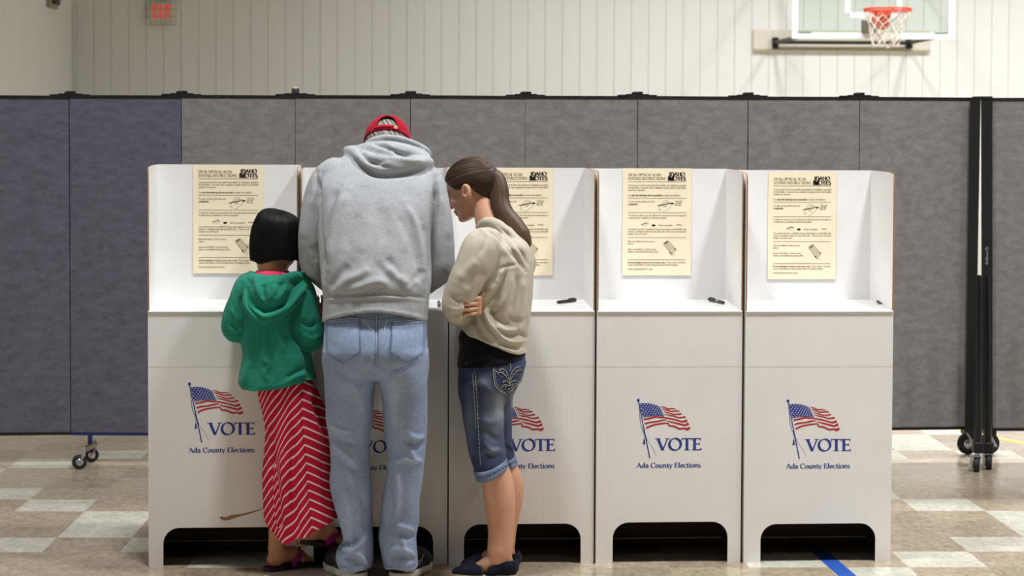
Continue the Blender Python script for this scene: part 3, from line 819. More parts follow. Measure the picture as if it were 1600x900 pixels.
def build_poster():
    PW, PH = 0.279, 0.432
    f = lambda a, b, e=0.0006: ((a - 178) / 370 * PW, -e, (657 - b) / 575 * PH)
    g = lambda a, b: f(a, -b)
    mb = MB()
    nx, nz = 8, 14                                  # slightly curled sheet
    cur = lambda x, z: -0.003 * (1 - z) ** 3
    vs = []
    for j in range(nz + 1):
        for i in range(nx + 1):
            vs.append((PW * i / nx, cur(i / nx, j / nz) + 0.0002, PH * j / nz))
    mb.add(vs, [(j * (nx + 1) + i, j * (nx + 1) + i + 1, (j + 1) * (nx + 1) + i + 1, (j + 1) * (nx + 1) + i) for j in range(nz) for i in range(nx)], 0, True)
    root = mb.build('voting_instruction_poster', m_paper)
    f0 = f
    def f(a, b, e=0.0006):
        z = (657 - b) / 575
        return ((a - 178) / 370 * PW, cur(0, z) - e, z * PH)
    g = lambda a, b: f(a, -b)
    mb = MB()
    letter(mb, 'OVAL OPTICAL SCAN', g, 207, -124, 14, 177, 0.17)
    letter(mb, 'VOTING INSTRUCTIONS', g, 207, -144, 14, 202, 0.17)
    mb.build('heading_lettering', m_ink, root)
    mb = MB()
    for s, x0, x1, bl, bold in LINES:
        letter(mb, s, g, x0, -bl, 8.6, x1 - x0, 0.24 if bold else 0.145)
    mb.build('body_lettering', m_ink, root)
    mb = MB()
    for y in (154, 242, 320, 454, 573):
        poly2d(mb, [(207, y + 1), (520, y + 1), (520, y - 1), (207, y - 1)], f)
    mb.build('rule_line', m_ink, root)
    mb = MB()
    letter(mb, 'IDAHO', g, 427, -123, 19.5, 86, 0.24, -0.04)
    letter(mb, 'OTES', g, 449, -147, 19.5, 70, 0.24, -0.04)
    poly2d(mb, [(421, 124), (436, 125), (440, 132), (447, 124), (452, 122), (452, 149), (421, 148)], f)
    poly2d(mb, [(426, 128), (432, 127), (439, 138), (459, 108), (466, 103), (463, 112), (442, 149), (436, 149)], f)
    mb.build('checkmark_logo', m_inkk, root)
    mb = MB()
    f2 = lambda a, b: f(a, b, 0.0008)
    stroke2d(mb, [(366, 283), (400, 275.5), (436, 269)], [3.2, 4.2, 2.2], f)
    for pth in ([(372, 308), (377, 290), (388, 272), (400, 258), (410, 253), (424, 260), (436, 268), (441, 276), (436, 288), (422, 300), (404, 313), (394, 316)], [(404, 268), (414, 262), (424, 268), (418, 280), (406, 284), (400, 276)], [(378, 306), (384, 300), (381, 312)], [(392, 280), (404, 290), (416, 286)]):
        stroke2d(mb, smooth_path(pth, 4), 1.2, f)
    poly2d(mb, arc(445, 270.5, 9, 4, 0, 345, 16), f)
    mb.build('pen_hand_drawing', m_inkk, root); mb = MB()
    stroke2d(mb, [(278, 384), (300, 379), (318, 376)], [2, 2.6, 2], f)
    stroke2d(mb, smooth_path([(284, 394), (290, 382), (300, 371), (312, 375), (318, 380), (308, 388), (296, 392)], 4), 1.0, f)
    poly2d(mb, arc(346, 388.5, 10.5, 5.5, 0, 345, 18), f)
    mb.build('writing_drawing', m_inkk, root); mb = MB()
    stroke2d(mb, [(404, 488), (420, 472)], 3.5, f2); stroke2d(mb, [(410, 490), (425, 476)], 3.5, f2)
    poly2d(mb, arc(437, 536, 4.2, 4.2, 0, 340, 12), f2); poly2d(mb, arc(462, 516, 4, 3.2, 0, 340, 12), f2); poly2d(mb, arc(445, 546, 2, 2, 0, 330, 8), f2)
    stroke2d(mb, [(440, 548), (462, 546), (470, 556)], .8, f2)
    for pth in ([(398, 484), (424, 470), (470, 520), (446, 546), (398, 484)],):
        stroke2d(mb, pth, 0.9, f2)
    mb.build('ballot_drawing', m_inkk, root)
    mb = MB(); poly2d(mb, [(398, 484), (424, 470), (470, 520), (446, 546)], f); mb.build('sleeve_drawing', m_inkg, root)
    return root
PLAB = ['cream instruction poster beside the girl with black hair', None, 'cream instruction poster half hidden by the brown ponytail',
        'cream instruction poster hung flush with the top of an empty booth', 'cream instruction poster hung a little below the top edge of the end booth']
PPOS = [(302, 427), None, (755.5, 430), (972, 430), (1199, 436)]
proto = None
for bi, B in enumerate(BOOTHS):
    if PPOS[bi] is None: continue
    o = build_poster() if proto is None else copy_tree(proto)
    proto = proto or o
    s, z = B['loc'](PPOS[bi][0], PPOS[bi][1], BD - 0.0055)
    p = B['og'] + B['ux'] * s + B['uy'] * (BD - 0.0075)
    o.location = (p[0], p[1], z); o.rotation_euler = (0, 0, BOOTH_RZ)
    tag(o, PLAB[bi], 'poster', 'voting instruction posters')

# ------------------------------------------------------------------ marker pens on the shelves
m_pen = M('black_pen_plastic', (26, 25, 30), 0.35); m_pen_l = M('pen_label', (120, 122, 116), 0.5); m_pen_g = M('grey_pen_plastic', (112, 112, 116), 0.4)
def build_pen(length=0.137, r=0.0055, label=True, grey=False):
    root = empty('marker_pen')
    mb = MB(); mb.lathe([(r * .72, -length / 2), (r * .86, -length / 2 + 0.002), (r, -length / 2 + .01), (r, length * 0.06)], (0, 0, r * 1.12), (1, 0, 0), 14)
    mb.build('barrel', m_pen_g if grey else m_pen, root)
    mb = MB(); mb.lathe([(r * 1.12, length * .06), (r * 1.12, length * .42), (r * .9, length * .485), (r * .6, length * .5)], (0, 0, r * 1.12), (1, 0, 0), 14)
    mb.build('cap', m_pen, root)
    mb = MB(); mb.bbox((length * .1, -0.0015, r * 2.2), (length * .44, 0.0015, r * 2.2 + 0.003), 0.0006); mb.build('clip', m_pen, root)
    if label:
        mb = MB(); mb.lathe([(r * 1.02, -length * .2), (r * 1.02, length * .02)], (0, 0, r * 1.12), (1, 0, 0), 14); mb.build('label_band', m_pen_l, root)
    return root
def shelf_pt(bi, px, py):
    B = BOOTHS[bi]
    best = None
    for k in range(400):
        d = BD * k / 400
        s, z = B['loc'](px, py, d)
        e = abs(z - B['shelf'](s, d))
        if best is None or e < best[0]: best = (e, s, d)
    _, s, d = best
    p = B['og'] + B['ux'] * s + B['uy'] * d
    return np.array([p[0], p[1], B['shelf'](s, d)])
PENS = [  # booth, end a, end b, label, label band, grey
    (1, (686.5, 482), (685.5, 474), 'stubby grey marker pen on the shelf between the man and the woman', False, True),
    (2, (871, 475.5), (900, 471.5), 'black marker pen with no label band, on the shelf behind the woman', False, False),
    (3, (1131, 476), (1107, 470.5), 'black marker pen with a grey label band on an open shelf', True, False),
    (4, (1384.5, 479.5), (1371, 474), 'black marker pen pushed into the corner of the end booth', False, False)]
for bi, a, b, lab, band, grey in PENS:
    pa, pb = shelf_pt(bi, *a), shelf_pt(bi, *b)
    d = pb - pa; d /= np.linalg.norm(d)
    ln = min(0.137, max(0.115, np.linalg.norm(pb - pa)))
    mid = (pa + pb) / 2
    o = build_pen(0.10 if grey else ln, 0.0062, band, grey)
    X_ = Vector(d); Z_ = Vector((0, 0, 1)); Y_ = Z_.cross(X_).normalized(); Z2 = X_.cross(Y_)
    o.matrix_world = Matrix((( X_[0], Y_[0], Z2[0], mid[0]), (X_[1], Y_[1], Z2[1], mid[1]), (X_[2], Y_[2], Z2[2], mid[2] + 0.0012), (0, 0, 0, 1)))
    tag(o, lab, 'pen', 'marker pens on the booth shelves')
# ------------------------------------------------------------------ folding partitions on casters
m_fab = M('grey_partition_fabric', (129, 125, 124), 0.95, 0, 0.1)
m_fab_left = M('left_panel_fabric', (97, 96, 110), 0.95, 0, 0.1)  # bluer tone on the leftmost panels
for m in (m_fab, m_fab_left):
    a = m.noise(16, 5, 0.65, (1, 1, 1.8)); b = m.noise(140, 2, 0.6, (1, 1, 2.5))
    c1 = m.ramp(a, [(0.3, tuple(x * .80 for x in m.color[:3]) + (1,)), (0.7, tuple(x * 1.20 for x in m.color[:3]) + (1,))])
    m.setc(m.mix(1.0, c1, m.ramp(b, [(.3, (.85, .85, .85, 1)), (.7, (1.15, 1.15, 1.15, 1))]), 'MULTIPLY'))
    m.bump(b, .4, .001)
m_navy = M('navy_steel', (26, 36, 92), 0.4, 0.0)
m_blk = M('black_frame', (13, 12, 15), 0.5)
m_chrome = M('chrome', (190, 190, 196), 0.2, 0.9)
m_rubber = M('black_rubber', (20, 20, 26), 0.6)
m_brass = M('caster_plate', (120, 104, 80), 0.4, 0.6)
m_blkg = M('glossy_black_post', (14, 14, 17), 0.3)

def pplane(px): # depth of the partition line at this pixel column
    return 10.27 + 0.047 * ((px - 800) * 10.4 / F_PX + 2.2)
JX = [-416, -241, -66, 109, 284, 461, 641, 820, 995, 1167, 1341, 1516]
def wheel(parent, c, r, axis, w=0.026, mr=None):
    mb = MB(); mb.lathe([(r * .55, -w / 2), (r * .92, -w / 2), (r, -w * .3), (r, w * .3), (r * .92, w / 2), (r * .55, w / 2)], c, axis, 22); wo = mb.build('wheel', mr or m_rubber, parent)
    mb = MB(); mb.lathe([(0.004, -w / 2 - .004), (r * .5, -w / 2 - .003), (r * .55, -w / 2 + .004), (r * .55, w / 2 - .004), (r * .5, w / 2 + .003), (0.004, w / 2 + .004)], c, axis, 18); mb.build('wheel_hub', m_chrome, parent)

part = empty('folding_partition', tuple(W(700, 700, pplane(700)) * np.array([1, 1, 0])))
tag(part, 'long grey and navy folding partition behind the voting booths', 'partition')
bx0 = np.array(part.location)
pts = []
for i, px in enumerate(JX):
    y = pplane(px) + (0.018 if i % 2 else -0.018)
    p = W(px, 400, y); pts.append(np.array([p[0], p[1]]))
def ztop_at(px): return W(px, np.interp(px, [0, 460, 1000, 1600], [149, 148.5, 150, 152.5]), pplane(px))[2]
def zbot_at(px): return W(px, np.interp(px, [0, 230, 1400, 1520], [680.5, 680.5, 672, 672]), pplane(px))[2]
PT = 0.045
for i in range(len(JX) - 1):
    a, b = pts[i], pts[i + 1]
    d = b - a; ln = np.linalg.norm(d); d /= ln; n = np.array([-d[1], d[0]])
    px = 0.5 * (JX[i] + JX[i + 1]); zt, zb = ztop_at(px), zbot_at(px)
    left = i < 4
    fm, rm = (m_fab_left if left else m_fab), (m_navy if i == 3 else m_blk)
    def fn(s, dd, z): q = a + d * s + n * dd; return (q[0] - bx0[0], q[1] - bx0[1], z)
    def pbox(mb, s0, s1, d0, d1, z0, z1, mi=0):
        vs = [fn(s, dd, z) for z in (z0, z1) for (s, dd) in ((s0, d0), (s1, d0), (s1, d1), (s0, d1))]
        mb.add(vs, [(0, 3, 2, 1), (4, 5, 6, 7), (0, 1, 5, 4), (1, 2, 6, 5), (2, 3, 7, 6), (3, 0, 4, 7)], mi)
    g = 0.0022
    mb = MB(); pbox(mb, g, ln - g, 0.003, PT - 0.003, zb + 0.012, zt - 0.012)
    pn = mb.build('fabric_panel', fm, part)
    mb = MB()
    pbox(mb, 0, ln, 0, PT, zb, zb + 0.015)
    pbox(mb, -g, g * .6, 0.010, PT, zb, zt)
    mb.build('panel_rail', rm, pn)
    mb = MB(); pbox(mb, 0, ln, 0, PT, zt - 0.017, zt); mb.build('top_rail', m_blk, pn)
    # hinge on top of the junction
    if i > 0:
        hx = a; Z = ztop_at(JX[i])
        mb = MB()
        e = lambda s, dd, z: (hx[0] - bx0[0] + d[0] * s + n[0] * dd, hx[1] - bx0[1] + d[1] * s + n[1] * dd, z)
        def hbox(s0, s1, d0, d1, z0, z1):
            vs = [e(s, dd, z) for z in (z0, z1) for (s, dd) in ((s0, d0), (s1, d0), (s1, d1), (s0, d1))]
            mb.add(vs, [(0, 3, 2, 1), (4, 5, 6, 7), (0, 1, 5, 4), (1, 2, 6, 5), (2, 3, 7, 6), (3, 0, 4, 7)])
        hbox(-0.10, 0.10, 0.004, 0.04, Z - 0.002, Z + 0.006); hbox(-0.055, 0.06, 0.004, 0.04, Z + 0.005, Z + 0.010)
        ho = mb.build('top_hinge', m_blk, part)
        mb = MB()
        if i == 5:
            mb.lathe([(0.014, 0.008), (0.020, 0.012), (0.020, 0.032), (0.016, 0.037)], e(0, .022, Z), (0, 0, 1), 16); mb.build('hinge_knob', M('white_capped_knob', (60, 58, 60), .3), ho)
            mb = MB(); mb.lathe([(0.016, 0.037), (0.010, 0.0405), (0.002, 0.041)], e(0, .022, Z), (0, 0, 1), 16); mb.build('knob_cap', m_white, ho)
        else:
            mb.lathe([(0.012, 0.006), (0.021, 0.010), (0.021, 0.019), (0.008, 0.021), (0.008, 0.023)], e(-0.007, .022, Z), (0, 0, 1), 14); mb.lathe([(0.012, 0.006), (0.018, 0.010), (0.018, 0.022)], e(0.012, .022, Z), (0, 0, 1), 14)
            mb.build('hinge_knob', m_blk, ho)
# swivel caster under the navy panel
cst = empty('caster', (0, 0, 0)); cst.parent = part
pq = W(140, 690, pplane(140)) - np.array([bx0[0], bx0[1], 0])
zb = zbot_at(140)
mb = MB(); mb.bbox((pq[0] - 0.011, pq[1] + .005, zb - 0.075), (pq[0] + 0.011, pq[1] + 0.035, zb + 0.01), 0.002); mb.build('caster_post', m_navy, cst)
w1 = W(124, 720, 10.12) - np.array([bx0[0], bx0[1], 0]); w2 = W(143, 712, 10.36) - np.array([bx0[0], bx0[1], 0])
r = 0.0365
w1[2] = r; w2[2] = r
mb = MB()
c1 = np.array([w1[0] + 0.018, w1[1], 0.094]); c2 = np.array([w2[0] + 0.02, w2[1], 0.094])
dv = c2 - c1; nv = np.array([-dv[1], dv[0], 0]); nv /= np.linalg.norm(nv)
vs = [c1 - nv * .012, c1 + nv * .012, c2 + nv * .012, c2 - nv * .012]
mb.add([(*v[:2], z) for z in (.082, .104) for v in vs], [(0, 3, 2, 1), (4, 5, 6, 7), (0, 1, 5, 4), (1, 2, 6, 5), (2, 3, 7, 6), (3, 0, 4, 7)])
mb.build('caster_bar', m_brass, cst)
mb = MB(); mb.tube([c1 + np.array([0, 0, -.028]), c1 + np.array([0, 0, .018])], 0.012, 10); mb.tube([c2 + np.array([0, 0, -.028]), c2 + np.array([0, 0, .022])], 0.008, 10); mb.build('swivel_stem', m_chrome, cst)
for wc, cc in ((w1, c1), (w2, c2)):
    ax = np.array([0.35, -0.93, 0])
    wheel(cst, wc, r, ax)
    mb = MB()
    for sgn in (-1, 1):
        o_ = ax * 0.017 * sgn
        mb.tube([cc + np.array([0, 0, -.03]) + o_ * .6, wc + o_ + np.array([0.01, 0, .025]), wc + o_], [0.008, 0.011, 0.008], 6, flat=0.35)
    mb.build('wheel_fork', m_chrome, cst)

# end posts and the folded support legs where the two partitions meet
def post(parent, name, px0, px1, y0, y1, Yd, mat, th=0.04, xb=None):
    a0 = W(px0, y0, Yd); a1 = W(px1, y0, Yd)
    b0 = W(px0 if xb is None else xb[0], y1, Yd); b1 = W(px1 if xb is None else xb[1], y1, Yd)
    of = np.array(parent.location)
    mb = MB()
    vs = [b0 - of, b1 - of, b1 - of + [0, th, 0], b0 - of + [0, th, 0], a0 - of, a1 - of, a1 - of + [0, th, 0], a0 - of + [0, th, 0]]
    mb.add(vs, [(0, 3, 2, 1), (4, 5, 6, 7), (0, 1, 5, 4), (1, 2, 6, 5), (2, 3, 7, 6), (3, 0, 4, 7)])
    return mb.build(name, mat, parent)
YP = pplane(1530)
post(part, 'end_post', 1516.5, 1532.4, 153.5, 676, YP - 0.03, m_blk, 0.012, (1508.5, 1523))
right = empty('folding_partition', tuple(W(1560, 700, YP) * np.array([1, 1, 0])))
tag(right, 'grey folding partition past the narrow gap, cut off at the frame edge', 'partition')
post(right, 'end_post', 1533.4, 1550, 153.5, 672, YP - 0.03, m_blk, 0.012, (1535, 1551))
of = np.array(right.location)
for k, (xa, xb) in enumerate(((1551, 1725), (1728, 1900), (1903, 2078))):
    pn = post(right, 'fabric_panel', xa, xb, 154, 671, YP, m_fab, 0.045)
    for (ya, yb) in ((152.8, 157.5), (669, 673.5)):
        pr = post(right, 'panel_rail', xa - 1, xb, ya, yb, YP - 0.005, m_blk, 0.05); pr.parent = pn
post(right, 'post_cap', 1524, 1551, 150.5, 155, YP - 0.035, m_blk, 0.08)
# brand script running up the post
mbs = MB()
Yt = YP - 0.0315
def fscript(a, b):                                    # a along the text (downwards), b across
    return W(1542.5 - b, 386 + a, Yt) - of
tl = smooth_path([(4, -1), (2, 2), (0, 0), (3, -2), (5, 2), (2, 3)], 5)
stroke2d(mbs, [tuple(q) for q in tl], .7, fscript)
for k, w_ in enumerate((0, 1, 2, 3, 4, 5, 6, 7, 8)):
    x0 = 6.5 + k * 2.35; tall = k in (7, 8, 4, 5)
    stroke2d(mbs, [tuple(q) for q in smooth_path([(x0, -1), (x0 + .8, 3.2 if tall else 1.4), (x0 + 1.2, -.8), (x0 + 2.2, -.4)], 4)], .6, fscript)
mbs.build('script_lettering', M('silver_lettering', (150, 150, 152), .4), right)

def support_leg(parent, x_top, x_bot, y_top, wheel_px, wheel_r, Yl, bright):
    of = np.array(parent.location)
    leg = empty('support_leg'); leg.parent = parent
    a = W(x_top, y_top, Yl) - of; b = W(x_bot, 706, Yl) - of
    mb = MB(); mb.tube([a, a * .97 + b * .03 + np.array([0, 0, 0]), b], [0.016, 0.021, 0.021], 12); mb.build('leg_tube', m_blkg, leg)
    mb = MB(); mb.bbox((b[0] - 0.026, b[1] - 0.026, b[2] - 0.005), (b[0] + 0.026, b[1] + 0.026, b[2] + 0.05), 0.006); mb.build('leg_socket', m_blk, leg)
    wc = W(wheel_px[0], wheel_px[1], Yl - 0.01) - of; wc[2] = wheel_r
    mb = MB(); mb.tube([b, b + np.array([0, 0, -0.03])], 0.011, 10)
    mb.tube([b + np.array([0, 0, -.03]), [wc[0], wc[1], 2 * wheel_r]], [0.018, 0.02], 10); mb.build('swivel_stem', m_chrome, leg)
    wheel(leg, wc, wheel_r, np.array([0.96, -0.28, 0]), 0.03)
    mb = MB()
    mb.bbox((wc[0] - .034, wc[1] - .016, wc[2] - .02), (wc[0] - .024, wc[1] + .016, 2 * wheel_r + .004), .003); mb.bbox((wc[0] - .034, wc[1] - .016, 2 * wheel_r), (wc[0] + .02, wc[1] + .016, 2 * wheel_r + .008), .003)
    mb.build('wheel_fork', m_chrome, leg)
support_leg(part, 1528, 1528, 430, (1526, 725), 0.037, 10.16, 1)
support_leg(right, 1541, 1543.5, 430, (1545, 722), 0.037, 10.24, 0)
# larger rear wheels with a brake lever
for par, cx in ((part, 1512), (right, 1545)):
    of = np.array(par.location)
    c = W(cx, 697, 10.75) - of; c[2] = 0.058
    cs = empty('rear_caster'); cs.parent = par
    wheel(cs, c, 0.058, np.array([0.25, -0.97, 0]), 0.032)
    mb = MB(); mb.bbox((c[0] - .03, c[1] - .05, .105), (c[0] + .03, c[1] + .05, .165), .006); mb.build('caster_housing', m_blk, cs)
    mb = MB(); mb.tube([c + np.array([-.035, -.03, .10]), c + np.array([.0, -.05, .04]), c + np.array([.03, -.05, -.01])], [0.008, .013, .008], 8, flat=.5); mb.build('brake_lever', m_chrome, cs)
# ------------------------------------------------------------------ sculpting: smooth blended volumes turned into one continuous skin
def smin(a, b, k):
    if k <= 0: return np.minimum(a, b)
    h = np.clip(k - np.abs(a - b), 0, None) / k
    return np.minimum(a, b) - h * h * k * 0.25
def smax(a, b, k): return -smin(-a, -b, k)
def interp_c(x, xp, fp):                      # smooth monotone-ish interpolation
    xp = np.asarray(xp, float); fp = np.asarray(fp, float)
    o = np.argsort(xp); xp = xp[o]; fp = fp[o]
    m = np.gradient(fp, xp)
    i = np.clip(np.searchsorted(xp, x) - 1, 0, len(xp) - 2)
    h = xp[i + 1] - xp[i]; t = np.clip((x - xp[i]) / h, 0, 1)
    return (2 * t**3 - 3 * t**2 + 1) * fp[i] + (t**3 - 2 * t**2 + t) * h * m[i] + (-2 * t**3 + 3 * t**2) * fp[i + 1] + (t**3 - t**2) * h * m[i + 1]

class Sculpt:
    def __init__(s, lo, hi, h):
        s.lo = np.array(lo, float); s.h = h
        s.n = np.ceil((np.array(hi, float) - s.lo) / h).astype(int) + 1
        s.ax = [(s.lo[i] + h * np.arange(s.n[i])).astype(np.float32) for i in range(3)]
        s.d = np.full(tuple(s.n), 0.5, np.float32)
    def sub(s, lo, hi):
        a = np.clip(np.floor((np.array(lo) - s.lo) / s.h).astype(int), 0, s.n)
        b = np.clip(np.ceil((np.array(hi) - s.lo) / s.h).astype(int) + 1, 0, s.n)
        sl = tuple(slice(a[i], b[i]) for i in range(3))
        return sl, s.ax[0][sl[0]][:, None, None], s.ax[1][sl[1]][None, :, None], s.ax[2][sl[2]][None, None, :]
    def put(s, sl, d, k, op):
        if d.size == 0: return
        c = s.d[sl]
        if op == 'u': s.d[sl] = smin(c, d, k)
        elif op == 's': s.d[sl] = smax(c, -d, k)
        elif op == 'i': s.d[sl] = smax(c, d, k)
    def cone(s, a, b, ra, rb, k=0.0, op='u', squash=None):
        a = np.array(a, float); b = np.array(b, float); r = max(ra, rb) + k + 0.02
        sl, x, y, z = s.sub(np.minimum(a, b) - r, np.maximum(a, b) + r)
        ab = b - a; L2 = float(ab @ ab) + 1e-12
        px, py, pz = x - a[0], y - a[1], z - a[2]
        t = np.clip((px * ab[0] + py * ab[1] + pz * ab[2]) / L2, 0, 1)
        dx, dy, dz = px - t * ab[0], py - t * ab[1], pz - t * ab[2]
        if squash is not None:
            n, f = np.array(squash[0], float), squash[1]
            n = n / np.linalg.norm(n)
            q = (dx * n[0] + dy * n[1] + dz * n[2]) * (1 / f - 1)
            d = np.sqrt((dx + q * n[0])**2 + (dy + q * n[1])**2 + (dz + q * n[2])**2) - (ra + t * (rb - ra))
            d = d * (0.5 + 0.5 * f)
        else:
            d = np.sqrt(dx * dx + dy * dy + dz * dz) - (ra + t * (rb - ra))
        s.put(sl, d.astype(np.float32), k, op)
    def chain(s, pts, radii, k=0.0, op='u', squash=None, n=0):
        pts = np.array(pts, float); radii = np.array(radii, float)
        if n:
            sp = smooth_path(pts, n); radii = np.interp(np.linspace(0, 1, len(sp)), np.linspace(0, 1, len(radii)), radii); pts = sp
        for i in range(len(pts) - 1): s.cone(pts[i], pts[i + 1], radii[i], radii[i + 1], k if i == 0 else max(k, .004), op, squash)
    def ell(s, c, r, k=0.0, op='u', R=None):
        c = np.array(c, float); r = np.array(r, float); m = r.max() + k + 0.02
        sl, x, y, z = s.sub(c - m, c + m)
        px, py, pz = x - c[0], y - c[1], z - c[2]
        if R is not None:
            R = np.array(R, float)             # columns are the local axes
            q = [px * R[0, i] + py * R[1, i] + pz * R[2, i] for i in range(3)]
        else: q = [px, py, pz]
        k0 = np.sqrt((q[0] / r[0])**2 + (q[1] / r[1])**2 + (q[2] / r[2])**2)
        k1 = np.sqrt((q[0] / r[0]**2)**2 + (q[1] / r[1]**2)**2 + (q[2] / r[2]**2)**2) + 1e-9
        s.put(sl, (k0 * (k0 - 1) / k1).astype(np.float32), k, op)
    def loft(s, st, k=0.0, op='u', n=2.2, grow=0.0, kz=0.01):
        """st: list of (z, cx, cy, ax, ay)"""
        st = np.array(sorted(st), float)
        z0, z1 = st[0, 0], st[-1, 0]
        lo = [(st[:, 1] - st[:, 3]).min() - .03 - k - grow, (st[:, 2] - st[:, 4]).min() - .03 - k - grow, z0 - .03 - k]
        hi = [(st[:, 1] + st[:, 3]).max() + .03 + k + grow, (st[:, 2] + st[:, 4]).max() + .03 + k + grow, z1 + .03 + k]
        sl, x, y, z = s.sub(lo, hi)
        zz = z[0, 0]
        cx, cy, ax, ay = [interp_c(zz, st[:, 0], st[:, i])[None, None, :] for i in (1, 2, 3, 4)]
        ax = ax + grow; ay = ay + grow
        qx, qy = np.abs(x - cx) / ax, np.abs(y - cy) / ay
        rho = (qx**n + qy**n) ** (1 / n) + 1e-6
        g = np.sqrt((qx ** (n - 1) / ax)**2 + (qy ** (n - 1) / ay)**2) * rho ** (1 - n) + 1e-6
        d = np.clip((rho - 1) / g, -0.2, 0.3)
        d = smax(d, np.maximum(z0 - z, z - z1), kz)
        s.put(sl, d.astype(np.float32), k, op)
    def field(s, fn, op='i', k=0.0, lo=None, hi=None):
        sl, x, y, z = s.sub(s.lo if lo is None else lo, (s.lo + s.h * s.n) if hi is None else hi)
        d = np.broadcast_to(np.asarray(fn(x, y, z), np.float32), s.d[sl].shape)
        s.put(sl, d, k, op)
    def mesh(s, smooth=2):
        d = s.d
        d[0] = d[-1] = 0.5; d[:, 0] = d[:, -1] = 0.5; d[:, :, 0] = d[:, :, -1] = 0.5
        neg = d < 0
        cnt = np.zeros(tuple(s.n - 1), np.int8)
        for i in (0, 1):
            for j in (0, 1):
                for k in (0, 1):
                    cnt += neg[i:s.n[0] - 1 + i, j:s.n[1] - 1 + j, k:s.n[2] - 1 + k]
        cells = np.argwhere((cnt > 0) & (cnt < 8))
        idx = np.full(tuple(s.n - 1), -1, np.int32)
        idx[cells[:, 0], cells[:, 1], cells[:, 2]] = np.arange(len(cells))
        acc = np.zeros((len(cells), 3)); num = np.zeros(len(cells))
        cor = [(i, j, k) for i in (0, 1) for j in (0, 1) for k in (0, 1)]
        val = {c: d[cells[:, 0] + c[0], cells[:, 1] + c[1], cells[:, 2] + c[2]].astype(float) for c in cor}
        for c in cor:
            for a in range(3):
                if c[a] == 0:
                    e = list(c); e[a] = 1; e = tuple(e)
                    va, vb = val[c], val[e]; m = (va < 0) != (vb < 0)
                    t = np.where(m, va / np.where(m, va - vb, 1), 0)
                    p = np.tile(np.array(c, float), (len(cells), 1)); p[:, a] += t
                    acc += p * m[:, None]; num += m
        V = s.lo + s.h * (cells + acc / num[:, None])
        quads = []
        for a in range(3):
            b, c = (a + 1) % 3, (a + 2) % 3
            sl0 = [slice(None)] * 3; sl1 = [slice(None)] * 3
            sl0[a] = slice(0, s.n[a] - 1); sl1[a] = slice(1, s.n[a])
            n0, n1 = neg[tuple(sl0)], neg[tuple(sl1)]
            E = np.argwhere(n0 != n1)
            E = E[(E[:, b] > 0) & (E[:, c] > 0) & (E[:, b] < s.n[b] - 1) & (E[:, c] < s.n[c] - 1)]
            inside = n0[E[:, 0], E[:, 1], E[:, 2]]
            q = []
            for (ob, oc) in ((0, 0), (-1, 0), (-1, -1), (0, -1)):
                g = E.copy(); g[:, b] += ob; g[:, c] += oc
                q.append(idx[g[:, 0], g[:, 1], g[:, 2]])
            Q = np.stack(q, 1)
            Q[~inside] = Q[~inside][:, ::-1]
            quads.append(Q)
        Q = np.vstack(quads); Q = Q[(Q >= 0).all(1)]
        pass
        e = np.vstack([Q[:, [0, 1]], Q[:, [1, 2]], Q[:, [2, 3]], Q[:, [3, 0]]])
        for it in range(smooth):
            for lam in (0.5, -0.52):
                sm = np.zeros_like(V); ct = np.zeros(len(V))
                for i in range(3):
                    sm[:, i] = np.bincount(e[:, 0], V[e[:, 1], i], len(V)) + np.bincount(e[:, 1], V[e[:, 0], i], len(V))
                ct = np.bincount(e[:, 0], minlength=len(V)) + np.bincount(e[:, 1], minlength=len(V))
                V = V + lam * (sm / np.maximum(ct, 1)[:, None] - V)
        return Skin(V, Q)

def lap(V, e, vals, n):                         # spread values over neighbours
    ct = np.bincount(e[:, 0], minlength=len(V)) + np.bincount(e[:, 1], minlength=len(V))
    for _ in range(n):
        vals = 0.5 * vals + 0.5 * (np.bincount(e[:, 0], vals[e[:, 1]], len(V)) + np.bincount(e[:, 1], vals[e[:, 0]], len(V))) / np.maximum(ct, 1)
    return vals

